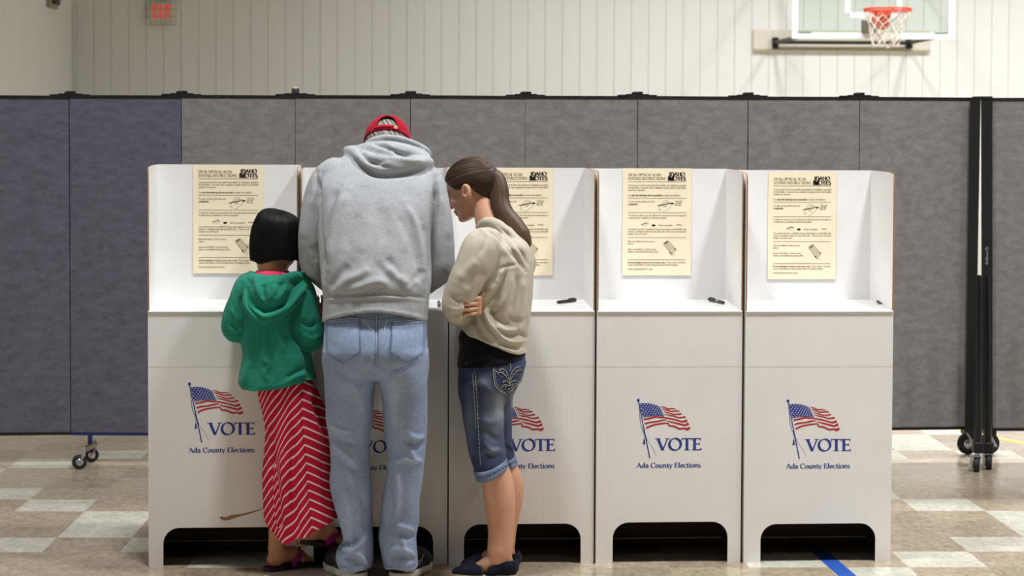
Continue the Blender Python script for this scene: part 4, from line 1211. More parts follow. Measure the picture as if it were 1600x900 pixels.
class Skin:
    def __init__(s, V, Q): s.V = V; s.Q = Q; s.attrs = {}
    def edges(s): Q = s.Q; return np.vstack([Q[:, [0, 1]], Q[:, [1, 2]], Q[:, [2, 3]], Q[:, [3, 0]]])
    def normals(s):
        a, b, c, d = [s.V[s.Q[:, i]] for i in range(4)]
        fn = np.cross(c - a, d - b)
        N = np.zeros_like(s.V)
        for i in range(4):
            for j in range(3): N[:, j] += np.bincount(s.Q[:, i], fn[:, j], len(s.V))
        return N / (np.linalg.norm(N, axis=1)[:, None] + 1e-12)
    def creases(s, strokes, side=-1.0):
        """strokes: (points seen from the camera side, height in m, width in pixels of the photo) -- folds and seams in the cloth"""
        N = s.normals(); u, v = PX(s.V)
        view = CAM - s.V; view /= np.linalg.norm(view, axis=1)[:, None]
        face = np.clip((N * view).sum(1) * side * -1 * 2.0 + 0.1, 0, 1)
        D = np.zeros(len(s.V))
        for pts, h, w in strokes:
            p = smooth_path(pts, 5) if len(pts) > 2 else np.array([np.array(pts[0]) * (1 - t) + np.array(pts[1]) * t for t in np.linspace(0, 1, 6)])
            lo, hi = p.min(0) - 3 * w, p.max(0) + 3 * w
            m = np.where((u > lo[0]) & (u < hi[0]) & (v > lo[1]) & (v < hi[1]) & (face > 0))[0]
            if len(m) == 0: continue
            q = np.stack([u[m], v[m]], 1)
            best = np.full(len(m), 1e9); par = np.zeros(len(m))
            for i in range(len(p) - 1):
                ab = p[i + 1] - p[i]; t = np.clip(((q - p[i]) @ ab) / (ab @ ab + 1e-9), 0, 1)
                dd = np.linalg.norm(q - p[i] - t[:, None] * ab, axis=1)
                c = dd < best; best[c] = dd[c]; par[c] = (i + t[c]) / (len(p) - 1)
            tap = np.clip(np.minimum(par, 1 - par) * 5, 0.25, 1)
            D[m] += 1.45 * h * np.exp(-(best / w)**2) * tap * face[m]
        s.V = s.V + N * D[:, None]
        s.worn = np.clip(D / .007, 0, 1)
        return s
    def wrinkle(s, amp, scale, stretch=(1, 1, 1), seed=0, octaves=3, mask=None):
        r = np.random.default_rng(seed); N = s.normals(); D = np.zeros(len(s.V))
        for o in range(octaves):
            f = 2 * math.pi * scale * 1.8 ** o
            for k in range(5):
                dr = r.normal(size=3) * np.array(stretch); dr /= np.linalg.norm(dr) + 1e-9
                D += np.sin((s.V @ (dr * np.array(stretch))) * f * (0.7 + 0.6 * r.random()) + r.random() * 6.28 + 1.3 * np.sin(s.V @ r.normal(size=3) * f * .35)) / 5 / 1.6 ** o
        if mask is not None: D = D * mask(s.V)
        s.V = s.V + N * (amp * D)[:, None]
        return s
    def push(s, fn):                              # fn(V, N) -> offset along the normal
        N = s.normals(); s.V = s.V + N * fn(s.V, N)[:, None]; return s
    def build(s, name, mats, parent=None, origin=(0, 0, 0)):
        me = bpy.data.meshes.new(name)
        V = s.V - np.array(origin); nq = len(s.Q)
        me.vertices.add(len(V)); me.vertices.foreach_set('co', V.astype(np.float32).ravel())
        me.loops.add(nq * 4); me.loops.foreach_set('vertex_index', s.Q.astype(np.int32).ravel())
        me.polygons.add(nq); me.polygons.foreach_set('loop_start', np.arange(0, nq * 4, 4, dtype=np.int32))
        try: me.polygons.foreach_set('loop_total', np.full(nq, 4, np.int32))
        except Exception: pass
        me.polygons.foreach_set('use_smooth', np.ones(nq, bool))
        for m in (mats if isinstance(mats, (list, tuple)) else [mats]): me.materials.append(m.m)
        for k, v in s.attrs.items():
            a = me.attributes.new(k, 'FLOAT', 'POINT'); a.data.foreach_set('value', v.astype(np.float32))
        me.update(); me.validate()
        o = bpy.data.objects.new(name, me); COL.objects.link(o)
        if parent is not None: o.parent = parent
        return o
    def bvh(s): return BVHTree.FromPolygons([tuple(v) for v in s.V], [tuple(q) for q in s.Q.tolist()])

def drape(bvh, pts, lift=0.001):                  # lays points of the photo onto a surface
    out = []
    for (px, py) in pts:
        d = Vector(ray(px, py)).normalized()
        hit, nrm, i, dist = bvh.ray_cast(Vector(CAM), d)
        if hit is None: continue
        if nrm.dot(d) > 0: nrm = -nrm
        out.append(np.array(hit + nrm * lift))
    return out
def dense(pts, step=2.0):
    p = np.array(pts, float); out = [p[0]]
    for a, b in zip(p[:-1], p[1:]):
        n = max(1, int(np.linalg.norm(b - a) / step))
        out += [a + (b - a) * (i + 1) / n for i in range(n)]
    return out
def stitch(mb, bvh, pts, r=0.0009, dash=0, lift=0.0006, curve=True):
    p = smooth_path(pts, 6) if (curve and len(pts) > 2) else np.array(pts, float)
    d = drape(bvh, dense(p, 1.5), lift)
    if len(d) < 2: return
    if dash == 0:
        mb.tube(d, r, 5, caps=False)
    else:
        i = 0
        while i < len(d) - 1:
            seg = d[i:i + dash + 1]
            if len(seg) > 1: mb.tube(seg, r, 4, caps=False)
            i += dash + 1
def patch(bvh, corners, nu, nv, lift, name, mat, parent, origin, thick=0.003, bulge=0.0):
    """cloth patch following a surface; corners: rows of a coarse grid of photo points (top to bottom)"""
    rows = [np.array(r, float) for r in corners]
    mb = MB(); grid = []
    for j in range(nv + 1):
        t = j / nv * (len(rows) - 1); a = min(int(t), len(rows) - 2); f = t - a
        row = []
        for i in range(nu + 1):
            u = i / nu
            def at(r):
                x = u * (len(r) - 1); b = min(int(x), len(r) - 2); g = x - b
                return r[b] * (1 - g) + r[b + 1] * g
            q = at(rows[a]) * (1 - f) + at(rows[a + 1]) * f
            d = drape(bvh, [q], lift)
            row.append(d[0] if d else None)
        grid.append(row)
    vs = []; idx = {}
    for j in range(nv + 1):
        for i in range(nu + 1):
            if grid[j][i] is not None: idx[(j, i)] = len(vs); vs.append(grid[j][i] - np.array(origin))
    n = len(vs)
    back = [v + np.array([0, thick * 1.5, 0]) for v in vs]
    fs = []
    for j in range(nv):
        for i in range(nu):
            k = [(j, i), (j, i + 1), (j + 1, i + 1), (j + 1, i)]
            if all(q in idx for q in k): fs.append(tuple(idx[q] for q in k))
    mb.add(vs, fs, 0, True)
    ring = [(0, i) for i in range(nu + 1)] + [(j, nu) for j in range(1, nv + 1)] + [(nv, i) for i in range(nu - 1, -1, -1)] + [(j, 0) for j in range(nv - 1, 0, -1)]
    ring = [idx[q] for q in ring if q in idx]
    m = len(ring)
    mb.add([vs[i] for i in ring] + [back[i] for i in ring], [(i, (i + 1) % m, m + (i + 1) % m, m + i) for i in range(m)], 0, False)
    return mb.build(name, mat, parent)

# ------------------------------------------------------------------ anatomy
def norm(v): v = np.array(v, float); return v / np.linalg.norm(v)
def head_frame(f, up=(0, 0, 1)):
    f = norm(f); s = norm(np.cross(f, up)); u = np.cross(s, f)
    return np.stack([f, s, u], 1)                 # columns: forward, side, up
def add_head(S_, O, R, sc=1.0, k=0.012, child=False):
    """head with brow, eye sockets, nose, lips, chin and ears; O = base of the chin on the neck axis"""
    P = lambda f, s, u: O + R @ (np.array([f, s, u]) * sc)
    E = lambda c, r, kk=k, op='u': S_.ell(P(*c), np.array(r) * sc, kk * sc, op, R)
    C = lambda a, b, ra, rb, kk=k, op='u': S_.cone(P(*a), P(*b), ra * sc, rb * sc, kk * sc, op)
    E((-0.012, 0, .140), (.097, .076, .088))
    E((.030, 0, .085), (.062, .060, .078), .02)
    E((.028, 0, .045), (.058, .050, .045), .02)
    for q in (-1, 1):
        C((-.005, q * .060, .075), (.060, q * .020, .016), .016, .016, .02)
        E((.058, q * .036, .082), (.030, .026, .028), .018)
    E((.078, 0, .014), (.018, .022, .016), .016)
    C((.083, -.030, .128), (.083, .030, .128), .012, .012, .014)
    for q in (-1, 1): E((.100, q * .031, .112), (.020, .018, .013), .010, 's')
    for q in (-1, 1): E((.082, q * .031, .111), (.0125, .0125, .0125), .003)
    C((.092, 0, .120), (.112, 0, .085), .008, .0115, .008)
    E((.104, 0, .076), (.012, .011, .009), .006)
    for q in (-1, 1): E((.098, q * .011, .073), (.009, .006, .007), .005)
    C((.090, -.018, .049), (.090, .018, .049), .0070, .0070, .004); C((.094, -.008, .051), (.094, .008, .051), .0075, .0075, .004)
    C((.088, -.015, .038), (.088, .015, .038), .0085, .0085, .004)
    S_.cone(P(.100, -.022, .0445), P(.100, .022, .0445), .0022 * sc, .0022 * sc, .003 * sc, 's')
    for q in (-1, 1):                              # ears
        Re = R @ np.array([[0.94, 0, -.25 ], [0, 1, 0], [.25, 0, 0.97]])
        S_.ell(P(-.008, q * .082, .098), np.array((.020, .0125, .034)) * sc, .004 * sc, 'u', Re)
        S_.ell(P(-.004, q * .0955, .102), np.array((.0120, .0110, .022)) * sc, .002 * sc, 's', Re); S_.ell(P(.003, q * .088, .094), np.array((.006, .013, .009)) * sc, .002 * sc, 's', Re)
        E((.002, q * .078, .074), (.008, .006, .010), .005)
        E((.008, q * .080, .094), (.005, .006, .008), .004)
    return P
def add_hand(S_, wrist, f, n, thumb, sc=1.0, curl=(25, 35, 20), spread=6, k=0.008, splay=None):
    """palm, four unequal fingers bent at the knuckles and a thumb leaving the side of the palm; n points out of the palm"""
    f = norm(f); n = norm(np.array(n) - f * np.dot(n, f)); s = np.cross(n, f) * (1 if thumb > 0 else -1)   # s: towards the thumb
    w = np.array(wrist, float)
    P = lambda a, b, c=0.0: w + (f * a + s * b + n * c) * sc
    for b in (-.028, -.010, .010, .028):
        S_.cone(P(.005, b * .72), P(.085, b), .0155 * sc, .0125 * sc, k * sc)
    S_.cone(P(0, -.010), P(0.03, .010), .022 * sc, .02 * sc, k * sc)
    S_.cone(P(.02, .026, .006), P(.05, .030, .006), .016 * sc, .012 * sc, k * sc)
    for b, ln, r, da in ((.029, (.040, .024, .020), .0088, spread), (.010, (.045, .028, .021), .0092, spread * .2), (-.010, (.041, .026, .020), .0088, -spread * .4), (-.028, (.032, .020, .018), .0078, -spread * 1.2)):
        p = P(.085, b); ang = 0.0
        d0 = f * math.cos(math.radians(da)) + s * math.sin(math.radians(da))
        rr = r * sc
        for i, l in enumerate(ln):
            ang += math.radians(curl[i])
            d = d0 * math.cos(ang) + n * math.sin(ang)
            q = p + d * l * sc
            S_.cone(p, q, rr, rr * .9, .003 * sc)
            p = q; rr *= .92
    p = P(.022, .030, .008)
    for l, d, r in ((.036, f * .62 + s * .72 + n * .25, .0115), (.030, f * .86 + s * .40 + n * .3, .0100), (.022, f * .95 + s * .08 + n * .3, .0090)):
        q = p + norm(d) * l * sc
        S_.cone(p, q, r * sc, r * .9 * sc, .004 * sc); p = q

def skin_mat(name, rgb):
    m = M(name, rgb, 0.5, 0, 0.4)
    f = m.noise(14, 4, .6); g = m.noise(300, 2, .6)
    lo = (m.color[0] * .86, m.color[1] * .8, m.color[2] * .78, 1)
    m.setc(m.ramp(f, [(0.3, lo), (0.7, m.color)]))
    m.bump(g, 0.12, 0.0006)
    m.b.inputs['Subsurface Weight'].default_value = 0.12
    m.b.inputs['Subsurface Radius'].default_value = (0.010, 0.005, 0.003)
    m.b.inputs['Subsurface Scale'].default_value = 0.6
    return m
def cloth_mat(name, rgb, heather=0.12, fine=420, bump=0.35, blot=0.06, weave=(1, 1, 1)):
    m = M(name, rgb, 0.92, 0, 0.12)
    a = m.noise(fine, 2, .7, weave); b = m.noise(7, 4, .6)
    c1 = m.ramp(a, [(.3, tuple(x * (1 - heather) for x in m.color[:3]) + (1,)), (.7, tuple(min(1, x * (1 + heather)) for x in m.color[:3]) + (1,))])
    c2 = m.ramp(b, [(.3, (1 - blot,) * 3 + (1,)), (.7, (1 + blot,) * 3 + (1,))])
    m._c = m.mix(1.0, c1, c2, 'MULTIPLY'); m.setc(m._c)
    m.bump(a, bump, 0.0008)
    try: m.b.inputs['Sheen Weight'].default_value = 0.08
    except Exception: pass
    return m
def hair_mat(name, dark, light, rough=0.42):
    m = M(name, dark, rough, 0, 0.5)
    a = m.attr('strand'); g = m.noise(60, 2, .6)
    m.setc(m.ramp(m.math('ADD', a, m.math('MULTIPLY', g, 0.25)), [(0.25, srgb(*dark)), (0.95, srgb(*light))]))
    return m
def strands(theta, seed, freqs=(9, 17, 31, 53)):
    r = np.random.default_rng(seed); o = np.zeros_like(theta)
    for i, f in enumerate(freqs): o += np.sin(theta * f + r.random() * 6.28 + 1.5 * np.sin(theta * f * .31 + r.random() * 6)) / (1 + .25 * i)
    return np.clip(o / 4.2 + .5, 0, 1)
m_eyew = M('eye_white', (232, 226, 220), 0.25); m_iris = M('eye_iris', (70, 48, 34), 0.2); m_brow = M('brow_hair', (58, 42, 32), 0.8); m_lip = M('lip', (186, 104, 96), 0.5)
def face_parts(root, origin, P, R, sc, brow=None):
    for q in (-1, 1):
        mb = MB(); mb.ellipsoid(P(.0845, q * .031, .111) - origin, np.array((.0118,) * 3) * sc, 14, 10, R=R); e = mb.build('eye', m_eyew, root)
        mb = MB(); mb.ellipsoid(P(.0935, q * .031, .1095) - origin, np.array((.0035, .0058, .0058)) * sc, 12, 8, R=R); mb.build('iris', m_iris, e)
        mb = MB(); mb.tube([P(.0965, q * .016, .1275) - origin, P(.0965, q * .030, .132) - origin, P(.087, q * .047, .127) - origin], np.array([.003, .0036, .0015]) * sc, 6, flat=.6); mb.build('eyebrow', brow or m_brow, root)
# ================================================================== the man in the grey hoodie
def ST(rows):                                   # photo rows (y, x left, x right, depth, half depth) -> loft stations
    out = []
    for (py, x0, x1, Y, ay) in rows:
        a, b = W(x0, py, Y), W(x1, py, Y)
        out.append((a[2], (a[0] + b[0]) / 2, Y, (b[0] - a[0]) / 2, ay))
    return out
m_skin = skin_mat('skin', (214, 164, 134))
m_skin2 = skin_mat('tan_skin', (196, 140, 106))
m_hood = cloth_mat('heather_grey_fleece', (164, 167, 171), 0.30, 330, .8, .06)
m_jean = cloth_mat('faded_denim', (138, 154, 182), 0.30, 400, .6, .16, (1, 1, .35))
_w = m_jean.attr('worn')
m_jean.setc(m_jean.mix(m_jean.math('MULTIPLY', _w, .22), m_jean._c, srgb(196, 208, 226)))  # pale wear on fold ridges, also painted highlight for fold contrast
m_seam = M('denim_seam', (94, 108, 138), .9)
m_seaml = M('pale_denim_seam', (186, 198, 216), .9)
m_redcap = cloth_mat('red_cap_cotton', (160, 14, 38), 0.10, 400, .3)
m_buckle = M('brass_buckle', (128, 104, 60), .5, .4)
m_greyhair = hair_mat('grey_hair', (52, 48, 46), (160, 152, 142), .65)
m_shoe = M('black_sneaker', (24, 25, 30), .55); m_shoe2 = M('sneaker_trim', (120, 122, 126), .4, .2); m_sole = M('rubber_sole', (206, 202, 192), .6)

MO = np.array([*W(590, 700, 7.5)[:2], 0.0])
# ---- body
S1 = Sculpt((MO[0] - .38, 7.22, 0.0), (MO[0] + .38, 8.16, 1.92), 0.0045)
hR = head_frame((0.04, .72, -.70))
hc = W(605.5, 224, 7.83)
hO = hc - hR @ np.array([-.012, 0, .140])
mP = add_head(S1, hO, hR, 1.0)
S1.cone(W(607, 268, 7.66), hO + hR @ np.array([-.03, 0, .06]), .068, .060, .02)
S1.loft(ST([(520, 520, 655, 7.47, .10), (440, 520, 655, 7.48, .11), (350, 510, 662, 7.55, .115), (300, 505, 670, 7.59, .11), (272, 520, 660, 7.63, .09), (255, 555, 640, 7.66, .07)]), .03)
LW, RW = W(548, 462, 7.93), W(630, 452, 7.95)
LE, RE = W(497, 404, 7.60), W(682, 412, 7.60)
for sh, el, wr in ((W(512, 288, 7.62), LE, LW), (W(664, 288, 7.62), RE, RW)):
    S1.chain([sh, el], [.05, .042], .02); S1.chain([el, wr], [.04, .029], .02)
for hip, kn, an in ((W(550, 530, 7.46), W(548, 720, 7.50), W(556, 872, 7.53)), (W(625, 530, 7.46), W(632, 720, 7.50), W(624, 872, 7.53))):
    S1.chain([hip, kn, an], [.078, .052, .040], .03)
    S1.cone(an, [an[0], an[1] + .12, .05], .036, .03, .02)
S1.ell(W(587, 530, 7.46), (.15, .10, .12), .03)
add_hand(S1, LW + np.array([.0, .0, -.008]), (.45, .85, 0.02), (0.1, .1, -1), -1, 1.02, (6, 8, 5))
add_hand(S1, RW + np.array([.0, .0, .0]), (-.55, .80, -.22), (-.75, .1, -.65), 1, 1.02, (38, 48, 26))
sk = S1.mesh(1); del S1
man = sk.build('person', m_skin, None, MO); man.location = MO
tag(man, 'tall man in a grey hoodie, pale jeans and red cap, bent over a booth shelf', 'person')
face_parts(man, MO, mP, hR, 1.0)

# ---- jeans
S2 = Sculpt((MO[0] - .30, 7.26, 0.0), (MO[0] + .30, 7.70, 1.06), 0.005)
S2.loft(ST([(478, 510, 664, 7.47, .11), (500, 507, 667, 7.465, .125), (525, 506, 668, 7.455, .14), (550, 505, 668.6, 7.45, .145), (572, 506, 668.4, 7.455, .135), (588, 512, 664, 7.46, .11)]), 0, n=2.4)
legL = [(548, 507, 586, 7.455, .13), (585, 506.5, 587.5, 7.46, .125), (620, 508, 583.5, 7.475, .108), (655, 509.5, 582.5, 7.49, .10), (690, 515, 577, 7.5, .088), (720, 517, 578.5, 7.5, .083), (757, 515.5, 581, 7.51, .086), (785, 521.5, 581, 7.52, .082), (826, 533, 582.5, 7.53, .077), (843, 535, 583.4, 7.53, .080), (862, 525.5, 583.4, 7.535, .088), (880, 527.2, 582, 7.54, .09), (897, 534, 578.5, 7.54, .088)]
legR = [(548, 588, 668, 7.455, .13), (585, 588.5, 668.4, 7.46, .125), (622, 597, 668, 7.475, .106), (660, 598.6, 667.6, 7.49, .098), (698, 604.5, 666, 7.5, .086), (722, 605, 663.5, 7.5, .083), (761, 600, 659, 7.51, .084), (779, 597.2, 656.3, 7.515, .083), (813, 593, 655, 7.53, .080), (837, 591, 650.5, 7.53, .080), (865, 595.6, 652.5, 7.535, .086), (880, 599, 653, 7.54, .088), (895, 600.8, 650.5, 7.54, .086)]
S2.loft(ST(legL), .02, n=2.25); S2.loft(ST(legR), .02, n=2.25)
zl, zr = W(556, 891, 7.5)[2], W(626, 889, 7.5)[2]
for leg, zc in ((legL, zl), (legR, zr)):          # open trouser hems
    inner = [(z, a, b, c - .007, d - .007) for z, a, b, c, d in ST([(y, x0, x1, Y, ay) for (y, x0, x1, Y, ay) in leg if y > 840]) ]
    inner[-1] = inner[-1]
    S2.loft([(0.0,) + inner[-1][1:]] + inner, .0, 's', 2.25)
xm = W(589, 890, 7.5)[0]
S2.field(lambda x, y, z: np.where(x < xm, zl, zr) + 0.006 * np.sin(x * 55) - z + 0 * y, 'i', .004)
jk = S2.mesh(1); del S2
jk.wrinkle(.0022, 5, (1, 1, .8), 3, 3)
jk.creases([  # seat and thigh
    ([(588, 492), (588, 540), (587, 583)], -.0045, 3.2), ([(587, 560), (575, 590), (560, 600)], -.004, 5), ([(588, 560), (606, 578), (640, 572)], -.003, 5),
    ([(512, 555), (540, 588), (575, 600)], -.003, 7), ([(600, 590), (625, 575), (664, 568)], -.003, 6), ([(618, 570), (614, 620), (616, 680)], .004, 8), ([(548, 590), (560, 620), (572, 650)], .003, 7),
    # left knee and calf
    ([(514, 662), (530, 670), (548, 676)], .006, 3.6), ([(512, 676), (536, 690), (556, 694)], -.006, 4.32), ([(518, 690), (538, 708), (556, 724)], .006, 4.32), ([(520, 708), (540, 728), (560, 736)], -.004, 4.32), ([(556, 700), (546, 730), (552, 764)], .004, 5.04), ([(560, 760), (570, 800), (566, 830)], -.004, 5.04), ([(536, 760), (546, 800), (548, 840)], .004, 5.76),
    ([(530, 852), (548, 860), (566, 846), (574, 826)], .008, 3.6), ([(534, 842), (550, 850), (560, 836)], -.008, 3.6), ([(552, 862), (566, 872), (574, 884)], .006, 3.6), ([(534, 872), (552, 872), (562, 884)], -.005, 4.32),
    # right knee and calf
    ([(636, 676), (650, 684), (664, 682)], .008, 3.6), ([(634, 688), (648, 696), (662, 694)], -.007, 3.6), ([(640, 700), (648, 716), (660, 722)], .007, 3.6), ([(612, 722), (636, 718), (656, 726)], .005, 3.6), ([(620, 730), (622, 770), (620, 810)], .006, 4.32), ([(606, 740), (612, 790), (610, 840)], -.004, 5.76),
    ([(618, 820), (632, 824), (648, 830)], .008, 3.6), ([(620, 834), (636, 838), (648, 842)], -.007, 3.6), ([(630, 840), (632, 858), (644, 866)], .007, 3.6), ([(604, 862), (624, 858), (648, 868)], .005, 3.6), ([(604, 876), (626, 870), (650, 878)], -.006, 3.24),
    ([(532, 886), (556, 890), (579, 888)], .0018, 3), ([(602, 886), (626, 888), (650, 881)], .0018, 3),
])
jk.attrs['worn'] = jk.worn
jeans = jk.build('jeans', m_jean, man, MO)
jb = jk.bvh()
loc0 = lambda lst: [q - MO for q in lst]
pk = patch(jb, [[(512, 503), (540, 500), (562, 500.5)], [(511, 528), (538, 527), (563, 527)], [(512, 551), (538, 552), (564, 550)], [(523, 560), (536.5, 567), (552, 558)]], 14, 14, .0035, 'back_pocket', m_jean, jeans, MO, .003)
pk2 = patch(jb, [[(612, 504.5), (640, 502.5), (661, 500)], [(611, 528), (638, 528), (662, 526)], [(609, 551), (636, 552), (661, 550)], [(620, 558), (632.5, 565.5), (648, 560)]], 14, 14, .0035, 'back_pocket', m_jean, jeans, MO, .003)
class OffMB(MB):
    def __init__(s, off): super().__init__(); s.off = np.array(off, float)
    def tube(s, pts, *a, **k): return MB.tube(s, [np.array(p) - s.off for p in pts], *a, **k)
mb = OffMB(MO)
PL = [(512, 503), (511, 528), (512, 551), (523, 560), (536.5, 567), (552, 558), (564, 550), (563, 527), (562, 500.5)]
PR = [(612, 504.5), (611, 528), (609, 551), (620, 558), (632.5, 565.5), (648, 560), (661, 550), (662, 526), (661, 500)]
for Pk, po in ((PL, pk), (PR, pk2)):
    mb = OffMB(MO)
    stitch(mb, jb, Pk, .0011, 3, .0042, False)
    stitch(mb, jb, [(x + (1.5 if x < (Pk[0][0] + Pk[-1][0]) / 2 else -1.5), y - 1.8) for x, y in Pk], .0008, 2, .0042, False)
    stitch(mb, jb, [(Pk[0][0], Pk[0][1] + 4), ((Pk[0][0] + Pk[-1][0]) / 2, Pk[0][1] + 2.5), (Pk[-1][0], Pk[-1][1] + 4)], .0011, 3, .0042)
    mb.build('pocket_stitching', m_seam, po)
mb = OffMB(MO)
stitch(mb, jb, [(586, 490), (586, 540), (585, 572)], .0011, 3); stitch(mb, jb, [(590.5, 490), (590.5, 535), (590, 560)], .0011, 3)
stitch(mb, jb, [(535, 491), (562, 496), (588, 499), (620, 496), (652, 490)], .0013, 3)
mb.build('yoke_stitching', m_seam, jeans)
mb = OffMB(MO); stitch(mb, jb, [(532, 885), (556, 889), (579, 887)], .0013, 2, .003); mb.build('hem_stitching', m_seam, jeans)
mb = OffMB(MO); stitch(mb, jb, [(602, 885), (626, 887), (650, 880.5)], .0013, 2, .003)
mb.build('hem_stitching', m_seam, jeans)
mb = OffMB(MO)
stitch(mb, jb, [(667, 515), (667.2, 600), (666, 655)], .0014, 2); stitch(mb, jb, [(507.5, 520), (508, 600), (511, 660)], .0014, 2)
stitch(mb, jb, [(588.3, 494), (588.3, 530), (588, 560)], .0013, 0)
stitch(mb, jb, [(512, 502), (540, 498.5), (563, 499)], .0013, 0, .004); stitch(mb, jb, [(611, 503), (640, 501), (662, 498.5)], .0013, 0, .004)
stitch(mb, jb, [(566, 499), (574, 507), (580, 515)], .002, 0); stitch(mb, jb, [(606, 500), (602, 508), (600, 516)], .002, 0)
mb.build('pale_seams', m_seaml, jeans)

# ---- hoodie
S3 = Sculpt((MO[0] - .37, 7.26, 0.92), (MO[0] + .37, 8.02, 1.76), 0.0055)
tor = [(520, 506, 666, 7.465, .138), (503, 504, 667.5, 7.465, .142), (478, 505, 669.5, 7.47, .148), (464, 505.5, 670.5, 7.475, .148), (450, 503, 673, 7.48, .158), (400, 499, 674, 7.505, .16), (350, 496, 676, 7.545, .155), (310, 493, 681, 7.58, .145), (287, 493, 684, 7.605, .132), (267, 505, 677, 7.63, .115), (250, 526, 664, 7.655, .10), (236, 550, 650, 7.68, .085), (224, 572, 642, 7.70, .07)]
S3.loft(ST(tor), 0, n=2.35)
S3.chain([W(525, 272, 7.62), W(509, 290, 7.61), W(499, 325, 7.60), W(493, 372, 7.59), W(497, 408, 7.60)], [.062, .062, .062, .0615, .063], .012, n=4)
S3.chain([W(497, 408, 7.60), W(518, 434, 7.72), W(545, 461, 7.915)], [.063, .056, .044], .02, n=3)
S3.chain([W(655, 274, 7.62), W(668, 292, 7.61), W(677, 328, 7.60), W(682.5, 375, 7.59), W(682.5, 416, 7.60)], [.060, .062, .062, .062, .0635], .012, n=4)
S3.chain([W(682.5, 416, 7.60), W(662, 436, 7.72), W(636, 455, 7.93)], [.0635, .057, .044], .02, n=3)
# hood lying on the shoulders
S3.ell(W(608, 246, 7.66), (.135, .085, .05), .02)
S3.chain([W(542, 235, 7.70), W(554, 241, 7.63), W(570, 252, 7.565), W(588, 259, 7.535), W(614, 259, 7.535), W(646, 255, 7.55), W(671, 253, 7.60)], [.016, .024, .030, .030, .028, .024, .018], .018, n=3)
S3.chain([W(574, 230, 7.73), W(586, 222.5, 7.68), W(606, 221, 7.655), W(632, 225, 7.65), W(656, 234, 7.67), W(668, 242, 7.71)], [.018, .020, .020, .020, .020, .018], .012, n=3)
S3.chain([W(560, 238, 7.67), W(590, 236, 7.60), W(630, 240, 7.59), W(662, 247, 7.63)], [.025, .032, .032, .025], .02, n=3)
S3.ell(W(606, 205, 7.80), (.085, .13, .075), .01, 's', None)
# hem: rides up at the middle of the back
hz0, hz1 = W(590, 511, 7.33)[2], W(590, 487.5, 7.33)[2]
hcx, hhw = W(587, 495, 7.45)[0], .205
S3.field(lambda x, y, z: (hz0 + (hz1 - hz0) * np.clip(1 - ((x - hcx) / hhw)**2, 0, 1) - z) + np.where(y > 7.68, -.2, 0), 'i', .006)
S3.loft([(z, a, b, c - .02, d - .02) for z, a, b, c, d in ST([(535, 506, 666, 7.465, .138), (503, 504, 667.5, 7.465, .142), (480, 505, 669.5, 7.47, .148)])], .005, 's', 2.35)
hk = S3.mesh(1); del S3
hk.wrinkle(.0024, 6.0, (1, 1, .4), 11, 3)
hk.creases([
    # sleeve seams and armpit folds
    ([(494, 268), (496, 300), (498, 350), (500, 400), (503, 455)], -.014, 4), ([(683, 276), (681, 310), (677, 350), (675, 400), (671, 452)], -.014, 4),
    ([(506, 262), (499, 285), (497, 315)], -.004, 3), ([(672, 262), (681, 285), (682, 320)], -.004, 3),
    ([(512, 420), (516, 375), (528, 330), (545, 295)], .009, 6), ([(505, 440), (508, 380), (518, 320), (530, 290)], -.008, 4.5),
    ([(663, 450), (660, 400), (648, 350), (632, 315)], .010, 6), ([(670, 440), (668, 385), (660, 345)], -.006, 5), ([(655, 430), (645, 390), (632, 355), (620, 335)], -.005, 7),
    # gathers above the rib
    ([(520, 462), (540, 440), (566, 428), (580, 416)], .007, 7), ([(540, 456), (566, 448), (590, 440), (614, 446)], .007, 7), ([(604, 415), (622, 432), (640, 448)], .008, 7), ([(600, 400), (616, 420), (628, 436)], -.006, 7),
    ([(512, 455), (530, 430), (548, 412)], -.006, 7), ([(560, 456), (584, 452), (604, 456)], -.005, 6), ([(640, 455), (652, 436), (660, 418)], -.006, 6), ([(628, 456), (644, 446), (656, 436)], .005, 5),
    ([(560, 400), (572, 370), (578, 335)], .004, 9), ([(606, 385), (600, 350), (598, 320)], -.0035, 10), ([(540, 395), (548, 360), (562, 325)], -.004, 9), ([(580, 410), (600, 425), (618, 455)], -.004, 8), ([(628, 400), (634, 370), (630, 330)], .004, 9),
    # rib band
    ([(506, 466), (530, 462), (586, 459.5), (645, 463), (670, 468)], -.0045, 2.4), ([(506, 470), (530, 466.5), (586, 464), (645, 467.5), (670, 472)], .003, 2.6),
    ([(505, 501), (530, 493), (586, 486), (640, 492), (667, 500)], .003, 3),
    # hood folds
    ([(556, 228), (572, 246), (592, 258), (612, 262)], -.008, 4), ([(578, 222), (600, 228), (624, 240), (660, 246)], -.010, 3.5), ([(566, 248), (584, 254), (606, 249)], -.007, 4), ([(604, 226), (612, 234), (612, 246)], .005, 4), ([(574, 243), (600, 246), (640, 250), (668, 252)], .005, 4), ([(586, 211), (616, 212), (646, 222), (667, 234)], .004, 3), ([(584, 219), (616, 219), (648, 229), (667, 239)], -.006, 2.4),
    ([(543, 240), (566, 262), (590, 273), (630, 272), (674, 264)], -.012, 4),
    ([(488, 300), (478, 340), (474, 380)], .004, 8), ([(478, 400), (492, 420), (502, 436)], -.005, 6), ([(700, 420), (690, 436), (680, 444)], -.006, 5), ([(688, 300), (698, 340), (700, 380)], .004, 8), ([(486, 380), (492, 396), (494, 412)], -.004, 6),
])
hoodie = hk.build('hoodie', m_hood, man, MO)

